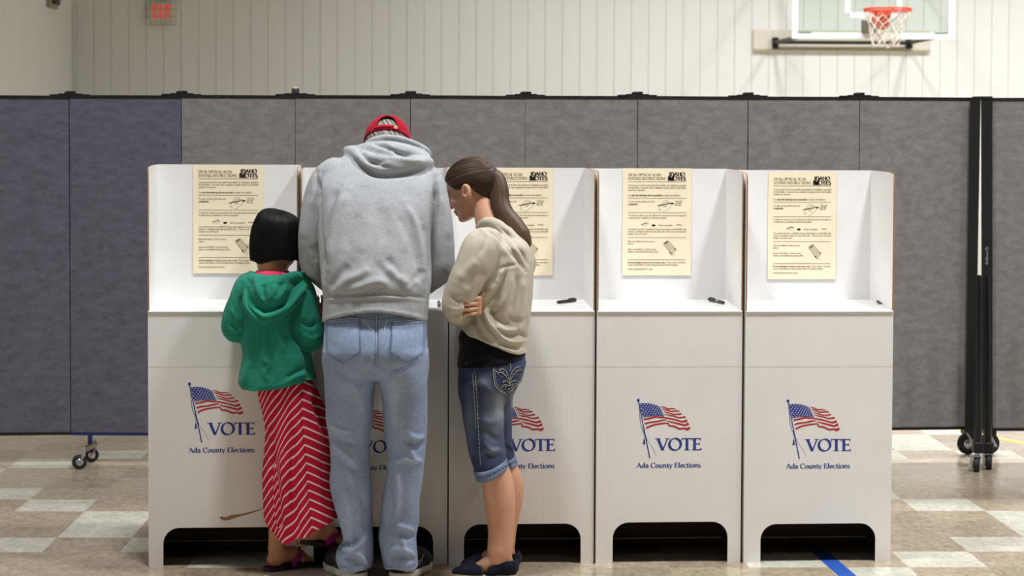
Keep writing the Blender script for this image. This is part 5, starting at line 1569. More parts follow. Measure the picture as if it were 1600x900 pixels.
# ---- cap and hair
capA = norm((0.02, .46, .88)); capS = norm(np.cross((0, 1, 0), capA)); capB = np.cross(capA, capS)   # axis, side, towards the back
capB = -norm(np.cross(capS, capA)); capB = norm(np.array([0, -1, 0]) - capA * np.dot([0, -1, 0], capA))
capC = W(605.5, 221, 7.82)
SK = Sculpt(hc - .17, hc + .17, 0.0032)
hairR = np.stack([capS, capB, capA], 1)
SK.ell(capC - capA * .004, (.0845, .099, .088), 0, 'u', hairR)
SK.ell(capC - capA * .035 + capB * .012, (.080, .092, .070), .02, 'u', hairR)
SK.field(lambda x, y, z: -((x - capC[0]) * capB[0] + (y - capC[1]) * capB[1] + (z - capC[2]) * capB[2]) - .015, 'i', .01)
SK.field(lambda x, y, z: -((x - capC[0]) * capA[0] + (y - capC[1]) * capA[1] + (z - capC[2]) * capA[2]) - .062, 'i', .015)
hh = SK.mesh(1)
rel = hh.V - capC; th = np.arctan2(rel @ capS, rel @ capB); el = rel @ capA
stn = strands(th * 1.0 + el * 6, 5, (23, 41, 67, 97))
hh.push(lambda V, N: (stn - .5) * .0022)
hh.attrs['strand'] = stn
hh.build('grey_hair', m_greyhair, man, MO)
def cappt(az, e, g=0.0):                          # az from the back, e elevation from the rim
    ce, se = math.cos(e), math.sin(e)
    return capC + (capS * math.sin(az) * (.0885 + g) + capB * math.cos(az) * (.1035 + g)) * ce + capA * (.098 + g) * se
mb = MB(); NA, NE = 96, 26
vs, fs = [], []
for j in range(NE + 1):
    e = -0.05 + (math.pi / 2 + 0.05) * j / NE
    for i in range(NA):
        vs.append(cappt(-math.pi + 2 * math.pi * i / NA, e) - MO)
def in_open(az, e):
    az = (az + math.pi) % (2 * math.pi) - math.pi
    if e < .165: return False
    return (az / .50)**2 + ((e - .165) / .66)**2 < 1
for j in range(NE):
    for i in range(NA):
        az = -math.pi + 2 * math.pi * (i + .5) / NA; e = -0.05 + (math.pi / 2 + 0.05) * (j + .5) / NE
        if in_open(az, e): continue
        fs.append((j * NA + i, j * NA + (i + 1) % NA, (j + 1) * NA + (i + 1) % NA, (j + 1) * NA + i))
mb.add(vs, fs, 0, True)
cap = mb.build('cap', m_redcap, man)
sd = cap.modifiers.new('thickness', 'SOLIDIFY'); sd.thickness = .003; sd.offset = 1
mb = MB()
for k in range(6):                                # panel seams
    az = math.pi / 6 + k * math.pi / 3
    pts = [cappt(az, e, .0016) - MO for e in np.linspace(0, 1.5, 16) if not in_open(az, e)]
    mb.tube(pts, .0011, 5, caps=False)
edge = [(.50 * math.cos(t), .165 + .66 * math.sin(t)) for t in np.linspace(0, math.pi, 24)]
mb.tube([cappt(a, e, .001) - MO for a, e in edge], .003, 6)
mb.build('cap_seam', m_redcap, cap)
mb = MB(); mb.ellipsoid(capC + capA * .099 - MO, (.008, .008, .005), 10, 6); mb.build('cap_button', m_redcap, cap)
mb = MB()
for g0, g1, az0, az1, e0, e1 in ((.001, .0045, -.55, .55, .02, .155),):
    nn = 16; a_, b_ = [], []
    vs = []
    for g in (g0, g1):
        for e in (e0, e1):
            for i in range(nn + 1): vs.append(cappt(az0 + (az1 - az0) * i / nn, e, g) - MO)
    m_ = nn + 1; fs = []
    for i in range(nn):
        fs += [(i, i + 1, m_ + i + 1, m_ + i), (2 * m_ + i, 2 * m_ + i + 1, 3 * m_ + i + 1, 3 * m_ + i), (i, i + 1, 2 * m_ + i + 1, 2 * m_ + i), (m_ + i, m_ + i + 1, 3 * m_ + i + 1, 3 * m_ + i)]
    mb.add(vs, fs, 0, True)
mb.build('cap_strap', m_redcap, cap)
mb = MB(); nn = 5; vs = []
for g in (.004, .0085):
    for e in (.01, .15):
        for i in range(nn + 1): vs.append(cappt(.30 + .16 * i / nn, e, g) - MO)
m_ = nn + 1; fs = []
for i in range(nn):
    fs += [(i, i + 1, m_ + i + 1, m_ + i), (2 * m_ + i, 2 * m_ + i + 1, 3 * m_ + i + 1, 3 * m_ + i), (i, i + 1, 2 * m_ + i + 1, 2 * m_ + i), (m_ + i, m_ + i + 1, 3 * m_ + i + 1, 3 * m_ + i)]
mb.add(vs, fs, 0); mb.build('buckle', m_buckle, cap)
mb = MB(); vs = []; NB = 24                       # brim over the face
for t in (0, 1, 2, 3, 4):
    for i in range(NB + 1):
        a = -1.15 + 2.3 * i / NB; r_ = t / 4
        base = cappt(math.pi + a, 0.0)
        out = norm(-capB * 1.0 - capA * (.25 + .3 * abs(a)))
        vs.append(base + out * .075 * r_ * math.cos(a * .9) - MO)
fs = [(t * (NB + 1) + i, t * (NB + 1) + i + 1, (t + 1) * (NB + 1) + i + 1, (t + 1) * (NB + 1) + i) for t in range(4) for i in range(NB)]
mb.add(vs, fs, 0, True); br_ = mb.build('brim', m_redcap, cap)
sd = br_.modifiers.new('thickness', 'SOLIDIFY'); sd.thickness = .004

# ---- shoes
def sneaker(parent, origin, heel, toe, ms, mt, mo, width=.052):
    heel = np.array(heel, float); toe = np.array(toe, float); f = norm(toe - heel); s = np.array([-f[1], f[0], 0]); ln = np.linalg.norm(toe - heel)
    P = lambda a, b, c: heel + f * a * ln + s * b + np.array([0, 0, c])
    Q = Sculpt(np.minimum(heel, toe) - .09 - np.array([0, 0, .0]), np.maximum(heel, toe) + np.array([.09, .09, .16]), .004)
    Q.chain([P(.13, 0, .046), P(.40, 0, .046), P(.68, 0.003, .044), P(.86, .004, .038)], [.036, .043, .049, .040], .02)
    Q.cone(P(.18, 0, .066), P(.40, 0, .074), .026, .030, .02)
    Q.field(lambda x, y, z: .022 - z, 'i', .004)
    Q.cone(P(.16, 0, .13), P(.34, 0, .13), .03, .03, .006, 's')
    sh = Q.mesh(1).build('sneaker', ms, parent, origin)
    Q = Sculpt(np.minimum(heel, toe) - .09 - np.array([0, 0, .0]), np.maximum(heel, toe) + np.array([.09, .09, .08]), .004)
    Q.chain([P(.13, 0, .02), P(.40, 0, .02), P(.70, 0.003, .02), P(.87, .004, .02)], [.045, .046, .052, .042], .02)
    Q.field(lambda x, y, z: np.maximum(z - .030, .001 - z), 'i', .004)
    Q.mesh(1).build('sole', mo, sh, origin)
    mb = MB()
    for sg in (-1, 1):
        for dz, da in ((0, 0), (.012, .05)):
            mb.tube(smooth_path([P(.14 + da, sg * .041, .045 + dz) - origin, P(.34 + da, sg * .050, .05 + dz) - origin, P(.52, sg * .047, .078) - origin], 5), .003, 6, flat=.5)
    mb.build('side_stripe', mt, sh)
    mb = MB()
    for a_ in (.46, .54, .62): mb.tube(smooth_path([P(a_, -.02, .094 - (a_ - .4) * .1) - origin, P(a_ + .01, 0, .105 - (a_ - .4) * .1) - origin, P(a_, .02, .094 - (a_ - .4) * .1) - origin], 4), .003, 6)
    mb.build('lace', mt, sh)
    return sh
sneaker(man, MO, (W(562, 890, 7.50)[0], 7.49, 0), (W(516, 890, 7.70)[0], 7.745, 0), m_shoe, m_shoe2, m_sole)
sneaker(man, MO, (W(620, 890, 7.50)[0], 7.49, 0), (W(666, 890, 7.70)[0], 7.745, 0), m_shoe, m_shoe2, m_sole)
# pen held in the right hand and the ballot being filled in
pp = RW + np.array([-.075, .085, -.015])
o = build_pen(.137, .0055, False, False)
X_ = Vector(norm((-.35, .45, -.62))); Y_ = Vector((0, 0, 1)).cross(X_).normalized(); Z2 = X_.cross(Y_)
o.matrix_world = Matrix(((X_[0], Y_[0], Z2[0], pp[0]), (X_[1], Y_[1], Z2[1], pp[1]), (X_[2], Y_[2], Z2[2], pp[2]), (0, 0, 0, 1)))
tag(o, 'black marker pen held in the right hand of the man in the hoodie', 'pen')
# ================================================================== the girl in the green jacket
m_green = cloth_mat('green_jacket_cotton', (38, 130, 108), 0.2, 520, .5, .10)
m_pink = cloth_mat('pink_print_cotton', (222, 60, 96), 0.35, 70, .2, .05)
m_blackhair = hair_mat('black_hair', (7, 6, 7), (18, 16, 18), .55)
m_blackhair.b.inputs['Specular IOR Level'].default_value = .25
m_strap = M('magenta_strap', (168, 22, 128), .5); m_flip = M('dark_sandal_sole', (38, 24, 34), .7); m_gem = M('strap_stud', (120, 170, 120), .3, .5)
m_skirt = M('striped_jersey', (204, 40, 74), .9, 0, .12)
_s = m_skirt.math('FRACT', m_skirt.attr('stripe')); _f = m_skirt.noise(420, 2, .7)
_c1 = m_skirt.ramp(_s, [(0.0, srgb(184, 30, 62)), (0.73, srgb(184, 30, 62)), (0.77, srgb(230, 204, 186)), (0.93, srgb(230, 204, 186)), (0.98, srgb(184, 30, 62))])
m_skirt.setc(m_skirt.mix(1.0, _c1, m_skirt.ramp(_f, [(.3, (.86, .86, .86, 1)), (.7, (1.1, 1.1, 1.1, 1))]), 'MULTIPLY')); m_skirt.bump(_f, .35, .0008)
GO = np.array([*W(436, 700, 7.62)[:2], 0.0])
# feet: left one flat on the floor, right one lifted behind it
lh, lt = WF(420, 896), WF(484, 884)
lh = np.array([lh[0], 7.66, 0.0]); lt = np.array([lh[0] + .158, 7.80, 0.0])
LAn = np.array([W(432, 850, 7.67)[0], 7.675, .085])
rh = W(476, 850, 7.70); rt = W(531, 856, 7.76)
S1 = Sculpt((GO[0] - .26, 7.34, 0.0), (GO[0] + .30, 8.08, 1.42), 0.004)
gR = head_frame((.50, .72, -.46))
gc = W(431, 376, 7.66)
gO = gc - gR @ (np.array([-.012, 0, .130]) * .88)
gP = add_head(S1, gO, gR, .88, child=True)
S1.cone(W(425, 432, 7.63), gO + gR @ np.array([-.035, 0, .045]), .046, .043, .02)
S1.loft(ST([(600, 408, 474, 7.62, .075), (540, 404, 470, 7.62, .07), (480, 396, 470, 7.62, .075), (446, 396, 466, 7.62, .07), (430, 410, 450, 7.62, .05)]), .03)
GLW, GRW = W(398, 461, 7.87), W(498, 503, 7.712)
for sh, el, wr in ((W(388, 447, 7.62), W(368, 515, 7.62), GLW), (W(468, 450, 7.62), W(486, 528, 7.62), GRW)):
    S1.chain([sh, el], [.034, .029], .02); S1.chain([el, el * np.array([1, 0, 1]) + np.array([0, 7.645, .06]), wr], [.028, .026, .021], .012)
S1.chain([W(438, 610, 7.61), np.array([W(437, 740, 7.62)[0], 7.62, W(437, 740, 7.62)[2]]), LAn], [.055, .038, .031], .02)
S1.chain([W(460, 610, 7.61), W(472, 740, 7.64), W(474, 842, 7.71)], [.055, .038, .030], .02)
def foot(Sx, an, heel, toe, sc=1.0, z0=0.012, zt=0.0):
    f = norm(toe - heel); s = norm(np.array([-f[1], f[0], 0])); u = np.array([0, 0, 1.0])
    P = lambda a, b, c: heel + f * a * sc + s * b * sc + u * (c * sc + z0)
    Sx.cone(an, P(.045, 0, .05), .030 * sc, .032 * sc, .012)
    Sx.ell(P(.022, 0, .026), np.array((.032, .028, .028)) * sc, .012)
    Sx.chain([P(.04, 0, .042), P(.10, .0, .036), P(.15, .002, .022)], np.array([.034, .030, .021]) * sc, .014)
    Sx.cone(P(.14, -.024, .016), P(.15, .024, .018), .016 * sc, .018 * sc, .01)
    for b, l, r in ((.027, .205, .0125), (.010, .200, .0095), (-.004, .193, .009), (-.017, .184, .0085), (-.029, .174, .008)):
        Sx.cone(P(.15, b * .9, .014), P(l, b, .010), r * 1.05 * sc, r * sc, .004)
    return P
Pl = foot(S1, LAn, lh, lt, .98, .016)
Pr = foot(S1, W(474, 842, 7.72), rh, rt, .98, .016)
add_hand(S1, GLW, (.35, .9, .02), (.1, .1, -1), -1, .78, (6, 8, 5))
add_hand(S1, GRW, (.05, .35, .94), (-.25, .9, -.3), 1, .78, (20, 36, 24))
g = S1.mesh(1); del S1
girl = g.build('person', m_skin2, None, GO); girl.location = GO
tag(girl, 'girl with a black bob in a green hooded jacket and striped skirt', 'person')
face_parts(girl, GO, gP, gR, .88)
# ---- hair
S2 = Sculpt((GO[0] - .16, 7.50, 1.12), (GO[0] + .15, 7.84, 1.42), .0032)
S2.loft(ST([(325.2, 415, 430, 7.665, .016), (329, 408, 443, 7.665, .045), (334, 403.5, 455.5, 7.665, .068), (342, 399.5, 466, 7.665, .088), (354, 394.5, 471, 7.665, .098), (368, 391.5, 472.5, 7.665, .102), (384, 390.3, 473, 7.665, .104), (398, 390.8, 472.5, 7.665, .104), (409, 391.5, 471, 7.665, .102), (424, 392, 469, 7.665, .10)]), 0, n=2.15)
fo = gc + gR @ np.array([.125, 0, -.055])
S2.ell(fo, (.095, .060, .105), .01, 's', gR)
S2.ell(gc + np.array([.005, .01, -.095]), (.072, .072, .075), .01, 's')
z_h = W(430, 410, 7.56)[2]
def hem(x, y, z):
    u = CX + F_PX * (x - CAM[0]) / 7.6
    zz = interp_c(u.ravel(), [388, 396, 407, 416, 436, 456, 470, 476], [412, 413, 416.5, 414, 409.5, 410, 412, 412])
    zl = CAM_H - (zz - 240.0 + ROLL * (430 - 800)) / F_PX * 7.56
    return zl.reshape(u.shape) - z + 0 * y + .0015 * np.sin(x * 700) + .001 * np.sin(x * 1310 + y * 900)
S2.field(hem, 'i', .003)
gh = S2.mesh(1); del S2
th = np.arctan2(gh.V[:, 0] - gc[0], -(gh.V[:, 1] - gc[1])); stv = strands(th + .12 * np.sin(gh.V[:, 2] * 22), 9, (15, 29, 47, 71))
gh.attrs['strand'] = stv * .9
gh.push(lambda V, N: (stv - .5) * .0016 * np.clip((1.41 - V[:, 2]) * 10, 0, 1))
bob = gh.build('bob_hair', m_blackhair, girl, GO)
hb_ = gh.bvh(); mb = OffMB(GO); r4 = np.random.default_rng(12)
def shell_hit(bv, o_, d):
    d = Vector(norm(d)); h = bv.ray_cast(Vector(o_) + d * .35, -d)[0]
    return None if h is None else np.array(h) + np.array(d) * .0004
for k in range(420):
    a = r4.random() * 6.283; pts = []; wob = r4.normal() * .06; e0 = 1.35 - .5 * r4.random()
    zb_ = -.070 - .020 * r4.random()
    for t in np.linspace(0, 1, 20):
        aa = a + wob * t
        if t < .5:
            e = e0 * (1 - t / .5); p = shell_hit(hb_, gc, (math.sin(aa) * math.cos(e), -math.cos(aa) * math.cos(e), math.sin(e)))
        else:
            p = shell_hit(hb_, gc + np.array([0, 0, zb_ * (t - .5) * 2]), (math.sin(aa), -math.cos(aa), 0))
        if p is not None: pts.append(p)
    if len(pts) > 8: mb.tube(pts, [.0010 * min(1, (len(pts) - j) / 6 + .2) * min(1, j / 4 + .2) for j in range(len(pts))], 4, caps=False)
mb.build('loose_strands', m_blackhair, bob)
# ---- pink shirt collar
S3 = Sculpt((GO[0] - .14, 7.5, 1.02), (GO[0] + .12, 7.76, 1.2), .0035)
S3.loft(ST([(422, 400, 450, 7.625, .060), (428, 396, 458, 7.625, .067), (436, 392, 464, 7.625, .072), (452, 390, 466, 7.625, .075)]), 0)
S3.loft(ST([(405, 412, 441, 7.63, .044), (421, 409, 443, 7.63, .047), (430, 408, 446, 7.63, .049)]), .004, 's')
S3.mesh(1).build('pink_shirt', m_pink, girl, GO)
# ---- jacket
S4 = Sculpt((GO[0] - .26, 7.36, .66), (GO[0] + .23, 7.96, 1.18), .0045)
S4.loft(ST([(425, 396, 462, 7.625, .060), (429, 388, 471, 7.62, .075), (436, 381, 478, 7.62, .085), (456, 377, 480, 7.62, .098), (490, 377, 476, 7.61, .104), (531, 377, 480, 7.61, .108), (556, 379, 487, 7.61, .112), (582, 374.5, 491, 7.61, .118), (606, 371.5, 495.5, 7.61, .124), (625, 372, 497, 7.61, .124)]), 0, n=2.2)
S4.chain([W(391, 443, 7.61), W(384, 456, 7.605), W(372.5, 490, 7.60), W(368.5, 514, 7.60)], [.042, .045, .047, .048], .02, n=3)
S4.chain([W(368.5, 514, 7.60), W(374, 486, 7.645), W(392, 462, 7.84)], [.047, .042, .032], .015, n=3)
S4.chain([W(466, 447, 7.61), W(472, 462, 7.60), W(476, 492, 7.595), W(485, 526, 7.60)], [.043, .047, .050, .051], .02, n=3)
S4.chain([W(485, 526, 7.60), W(491, 520, 7.68), W(496, 508, 7.700)], [.050, .043, .034], .015, n=3)
# hood down the back, open at the neck
S4.ell(W(428, 461, 7.575), (.112, .075, .074), .02)
S4.chain([W(384, 446, 7.585), W(383.5, 462, 7.545), W(390, 481, 7.515), W(404, 493, 7.50), W(419, 496, 7.495), W(448, 484, 7.505), W(470, 461, 7.54), W(481, 439, 7.59)], [.012, .014, .015, .016, .016, .016, .014, .012], .010, n=4)
S4.chain([W(391, 428, 7.60), W(398, 439, 7.555), W(413, 447, 7.535), W(436, 441, 7.535), W(458, 432, 7.555), W(474, 434, 7.60)], [.011, .013, .014, .015, .017, .015], .010, n=4)
S4.loft(ST([(400, 406, 449, 7.635, .055), (425, 398, 455, 7.625, .068), (436, 401, 452, 7.62, .066), (450, 407, 446, 7.62, .055)]), .006, 's')
def jhem(x, y, z):
    u = CX + F_PX * x / 7.6
    zz = interp_c(u.ravel(), [365, 372, 380, 390, 410, 430, 455, 475, 486, 498], [606, 608, 613, 616, 615.5, 613.5, 608, 603.5, 601, 606])
    zl = CAM_H - (zz - 240.0 + ROLL * (430 - 800)) / F_PX * 7.50
    return zl.reshape(u.shape) - z + 0 * y
S4.field(jhem, 'i', .005)
S4.loft(ST([(560, 386, 482, 7.61, .10), (582, 380, 485, 7.61, .108), (606, 377, 490, 7.61, .114), (640, 377, 491, 7.61, .114)]), .006, 's')
jkk = S4.mesh(1); del S4
jkk.wrinkle(.0030, 8, (1, 1, .6), 21, 4)
jkk.creases([
    ([(378, 444), (376, 470), (377, 500), (378, 530)], -.008, 3), ([(482, 450), (466, 480), (458, 505), (464, 530), (480, 552)], -.010, 3.5),
    ([(385, 452), (386, 474), (397, 490), (413, 500), (432, 497), (455, 484), (474, 458)], -.007, 2.2), ([(388, 450), (391, 470), (402, 483), (418, 487), (440, 478), (462, 456)], -.007, 2.4),
    ([(400, 440), (404, 458), (414, 474)], .006, 4), ([(430, 442), (426, 458), (418, 474)], .005, 4), ([(452, 434), (444, 454), (430, 474)], .006, 4), ([(466, 434), (456, 456), (440, 472)], -.005, 3), ([(412, 442), (412, 458), (414, 470)], -.004, 3), ([(440, 440), (436, 454), (428, 468)], -.004, 3),
    ([(394, 424), (392, 440), (394, 456)], -.004, 2.5),
    ([(409, 502), (408, 520), (408, 545)], -.004, 2.5), ([(432, 506), (438, 530), (446, 556)], .004, 5), ([(418, 506), (414, 540), (412, 580)], .004, 6), ([(400, 510), (398, 550), (396, 600)], -.004, 6), ([(428, 540), (424, 570), (428, 600)], -.004, 5),
    ([(390, 560), (384, 585), (380, 605)], .005, 5), ([(420, 600), (415, 584), (420, 570), (412, 560)], .005, 3.5), ([(444, 600), (460, 590), (480, 584)], .005, 4), ([(446, 592), (462, 582), (478, 574)], -.005, 3.5), ([(470, 540), (478, 560), (482, 590)], -.006, 3.5), ([(486, 560), (484, 580), (486, 600)], -.006, 3),
    ([(384, 603), (404, 609), (430, 607), (460, 601), (482, 595)], -.002, 2),
    ([(357, 505), (366, 512), (374, 512)], -.005, 3), ([(355, 520), (366, 524), (375, 522)], -.004, 3), ([(360, 480), (368, 496), (374, 500)], .004, 3),
    ([(468, 500), (482, 510), (496, 506)], -.004, 4), ([(470, 520), (486, 530), (500, 524)], .004, 4), ([(474, 540), (490, 544), (502, 536)], -.004, 3),
])
jacket = jkk.build('green_jacket', m_green, girl, GO)
# ---- skirt
S5 = Sculpt((GO[0] - .14, 7.44, .1), (GO[0] + .27, 7.86, .76), .0045)
S5.loft(ST([(590, 401, 488, 7.61, .095), (618, 403.5, 492, 7.61, .104), (647, 411, 498, 7.61, .108), (671, 415, 505, 7.61, .112), (704, 414.5, 512, 7.61, .118), (741, 412.5, 518, 7.61, .122), (778, 413.5, 523, 7.61, .124), (800, 414.5, 528, 7.61, .126), (827, 418, 531, 7.61, .126), (856, 424, 531, 7.61, .124)]), 0, n=2.15)
S5.chain([W(490, 615, 7.66), W(500, 650, 7.67), W(512, 690, 7.67), W(514, 740, 7.67)], [.02, .032, .034, .03], .02)
def shem(x, y, z):
    u = CX + F_PX * x / 7.6
    zz = interp_c(u.ravel(), [408, 415, 420, 430, 439, 446, 456, 470, 486, 502, 516, 530, 540], [812, 820, 827, 841, 849.5, 852, 850.5, 845.5, 838, 829.5, 823.5, 817.5, 815])
    zl = CAM_H - (zz - 240.0 + ROLL * (450 - 800)) / F_PX * 7.55
    return zl.reshape(u.shape) - z + 0 * y
S5.field(shem, 'i', .004)
S5.loft(ST([(700, 424, 500, 7.61, .10), (741, 421, 508, 7.61, .112), (800, 422, 519, 7.61, .117), (827, 425, 523, 7.61, .118), (880, 430, 523, 7.61, .116)]), .006, 's', 2.15)
skt = S5.mesh(1); del S5
u_, v_ = PX(skt.V)
seam = np.interp(v_, [600, 660, 720, 780, 830], [472, 473.5, 478, 484, 488])
du = u_ - seam
fold = 6.0 * np.sin(du / 13.0 + v_ / 70.0) * np.clip(-du / 30, 0, 1) * np.clip((v_ - 640) / 80, 0, 1) + 3 * np.sin(du / 6.0 + 1 + v_ / 40) * np.clip(-du / 30, 0, 1)
back_ = np.clip((skt.V[:, 1] - 7.66) * 30, 0, 1)
sl = np.where(du < 0, 0.95 * (-du) + .004 * du**2 * np.clip(1, 0, 1), 0.44 * du)
ph = (v_ - sl * np.where(du < 0, 1, 1) + fold)
pitch = 14.2
skt.attrs['stripe'] = (np.where(du < 0, v_ - 1.02 * (-du) - 0.0060 * du**2 + fold, v_ - 0.46 * du) - 200) / pitch
skt.push(lambda V, N: .006 * np.sin(du / 5.2 + v_ / 90) * np.clip((v_ - 640) / 100, 0, 1) * np.clip(-du / 10 + .3, 0, 1))
skt.creases([
    ([(472, 606), (474, 660), (479, 720), (484, 780), (488, 828)], -.004, 2), ([(452, 640), (458, 700), (456, 760), (462, 820)], -.008, 4), ([(440, 700), (444, 760), (452, 830)], .007, 4), ([(428, 690), (428, 740), (434, 800), (442, 840)], -.007, 4), ([(466, 700), (466, 760), (470, 830)], .006, 4),
    ([(490, 624), (498, 650), (508, 680)], -.012, 3), ([(420, 640), (424, 700), (420, 760)], .004, 4), ([(500, 700), (508, 760), (516, 810)], -.004, 6),
])
skirt = skt.build('striped_skirt', m_skirt, girl, GO)
# ---- flip flops
def flip(Pf, heel, toe, z0, tilt=0.0):
    f = norm(toe - heel); s = norm(np.array([-f[1], f[0], 0]))
    mb = MB()
    out = [(-.018, -.022), (-.024, 0), (-.018, .022), (.02, .033), (.07, .031), (.12, .036), (.17, .044), (.205, .040), (.228, .018), (.230, -.004), (.218, -.026), (.19, -.038), (.15, -.040), (.10, -.033), (.05, -.032), (.01, -.031)]
    pts = smooth_path(out + [out[0]], 4)[:-1]
    mb.prism([tuple(q) for q in pts], lambda a, b, d: tuple(heel + f * a + s * b + np.array([0, 0, d]) - GO), z0, z0 + .016)
    so = mb.build('flip_flop', m_flip, girl)
    mb = MB()
    P2 = lambda a, b, c: heel + f * a + s * b + np.array([0, 0, z0 + c]) - GO
    for sg in (-1, 1):
        mb.tube(smooth_path([P2(.165, .004, .02), P2(.150, .010 + sg * .012, .052), P2(.115, sg * .036, .052), P2(.075, sg * .042, .016)], 6), [.006] * 6 + [.010] * 7 + [.012] * 6, 8, flat=.35)
    mb.build('toe_strap', m_strap, so)
    mb = MB(); mb.ellipsoid(P2(.155, .010, .060), (.006, .006, .005), 10, 6); mb.build('strap_stud', m_gem, so)
flip(Pl, lh, lt, 0.0); flip(Pr, rh, rt, 0.0)
# ================================================================== the young woman with crossed arms
m_beige = cloth_mat('oatmeal_jersey', (188, 180, 163), 0.16, 520, .4, .06)
m_tank = cloth_mat('black_jersey', (18, 18, 22), 0.2, 520, .4, .1)
m_denim = cloth_mat('dark_denim', (50, 60, 88), 0.30, 520, .5, .22, (1, 1, .35))
_w = m_denim.attr('fade')
m_denim.setc(m_denim.mix(_w, m_denim._c, srgb(150, 160, 170)))
m_cuff = cloth_mat('denim_reverse', (112, 128, 154), 0.3, 420, .5, .25)
m_brown = hair_mat('brown_hair', (36, 24, 16), (92, 64, 38), .5)
m_flat = cloth_mat('navy_canvas', (22, 26, 42), .25, 420, .4)
m_jute = M('jute_sole', (168, 150, 112), .8)
m_tie = M('hair_tie', (30, 30, 36), .6)
m_gold = M('gold_studs', (206, 184, 110), .3, .7); m_thread = M('pale_thread', (176, 176, 160), .8)
FO = np.array([*W(765, 700, 7.63)[:2], 0.0])
YN, YF = 7.55, 7.69                                # near and far leg
S1 = Sculpt((FO[0] - .30, 7.34, 0.0), (FO[0] + .24, 7.96, 1.62), 0.004)
wR = head_frame((-.87, .27, -.42))
earp = W(728.5, 299.5, 7.665)
side_sign = -1 if (wR[:, 1][1] > 0) else 1
SCW = .93
wO = earp - wR @ (np.array([-.006, side_sign * .080, .098]) * SCW)
wP = add_head(S1, wO, wR, SCW)
nk0 = W(769, 368, 7.66)
S1.cone(nk0, wO + wR @ np.array([-.035, 0, .055]), .054, .046, .02)
S1.loft(ST([(575, 728, 808, 7.615, .11), (520, 728, 812, 7.61, .105), (470, 735, 818, 7.61, .115), (420, 735, 820, 7.61, .12), (392, 738, 815, 7.615, .115), (370, 748, 800, 7.64, .085)]), .03)
ES, EE = W(757, 392, 7.485), W(714, 483, 7.465)
FS, FE = W(757, 392, 7.71), W(722, 476, 7.715)
NW = W(728, 494, 7.69); RWw = np.array([-.094, 7.520, 1.034])
S1.chain([ES, EE], [.043, .036], .02); S1.chain([EE, NW], [.035, .025], .012)
S1.chain([FS, FE], [.043, .036], .02); S1.chain([FE, RWw], [.034, .024], .012)
add_hand(S1, NW, (.35, .45, .82), (.9, -.2, -.3), 1, .86, (22, 30, 20))
add_hand(S1, RWw, (-.36, -.92, -.05), (-.92, .36, .0), 1, .90, (34, 22, 18))
def legw(Y, dx, pts):
    P_ = [W(x + dx, y, Y) for x, y, _ in pts]; S1.chain(P_, [r for _, _, r in pts], .02, n=4)
legw(YN, 0, [(758, 600, .060), (758, 680, .054), (768, 728, .050), (777, 752, .0495), (780.5, 775, .0490), (781.5, 795, .0455), (782.5, 815, .0405), (782.5, 835, .0365), (781.5, 852, .0360), (781, 866, .0370)])
legw(YF, 0, [(770, 600, .060), (772, 680, .054), (783, 728, .050), (792.5, 752, .0500), (793.5, 770, .0495), (792, 790, .0460), (789, 815, .0395), (787, 838, .0350), (786, 856, .0350)])
def footw(Y, xh, xt, yb, name):
    heel = np.array([W(xh, yb, Y)[0], Y, 0.0]); toe = np.array([W(xt, yb, Y)[0], Y + .012, 0.0])
    return heel, toe
nh, nt = footw(YN, 803, 704, 892, 'n'); fh, ft_ = footw(YF, 806, 719, 884, 'f')
def footbody(an, heel, toe, sc):
    f = norm(toe - heel); s = np.array([-f[1], f[0], 0]); P = lambda a, b, c: heel + f * a * sc + s * b * sc + np.array([0, 0, c * sc + .018])
    S1.cone(an, P(.065, 0, .055), .035, .034 * sc, .015); S1.ell(P(.034, 0, .035), np.array((.034, .030, .036)) * sc, .015)
    S1.chain([P(.065, 0, .046), P(.105, 0, .032), P(.15, .0, .014), P(.18, 0, .008)], np.array([.033, .029, .021, .014]) * sc, .012)
    return P
footbody(W(781, 866, YN), nh, nt, .95); footbody(W(786, 856, YF), fh, ft_, .95)
wk = S1.mesh(1); del S1
woman = wk.build('person', m_skin, None, FO); woman.location = FO
tag(woman, 'young woman with a brown ponytail and crossed arms, in denim shorts', 'person')
face_parts(woman, FO, wP, wR, SCW)
# ---- hair
hcn = wO + wR @ (np.array([-.014, 0, .142]) * SCW)
S2 = Sculpt(hcn - .19, hcn + .19, .0032)
S2.ell(hcn, np.array((.110, .087, .094)) * SCW, 0, 'u', wR)
S2.cone(hcn + wR @ np.array([-.06, 0, -.035]), hcn + wR @ np.array([-.046, 0, -.100]), .055, .042, .03)
TIE = W(765, 270.5, 7.70)
S2.cone(hcn + wR @ np.array([-.055, 0, .005]), TIE, .052, .020, .03)
def hl(x, y, z):
    f = (x - wO[0]) * wR[0, 0] + (y - wO[1]) * wR[1, 0] + (z - wO[2]) * wR[2, 0]
    u = (x - wO[0]) * wR[0, 2] + (y - wO[1]) * wR[1, 2] + (z - wO[2]) * wR[2, 2]
    s = (x - wO[0]) * wR[0, 1] + (y - wO[1]) * wR[1, 1] + (z - wO[2]) * wR[2, 1]
    lim = interp_c((u / SCW).ravel(), [-.02, .03, .06, .085, .105, .122, .14, .16, .18, .20, .23], [-.062, -.054, -.045, -.034, -.024, .030, .048, .062, .074, .085, .11]).reshape(u.shape) * SCW
    return (f - lim) * .8 + np.abs(s) * 0
S2.field(hl, 'i', .006)
S2.cone(earp + wR @ np.array([.004, side_sign * .03, .0]), earp + wR @ np.array([0, -side_sign * .012, .0]), .030, .022, .006, 's')
hm = S2.mesh(1); del S2
ax = norm(hcn + wR @ np.array([.06, 0, .0]) - TIE); e1 = norm(np.cross(ax, (0, 0, 1))); e2 = np.cross(ax, e1)
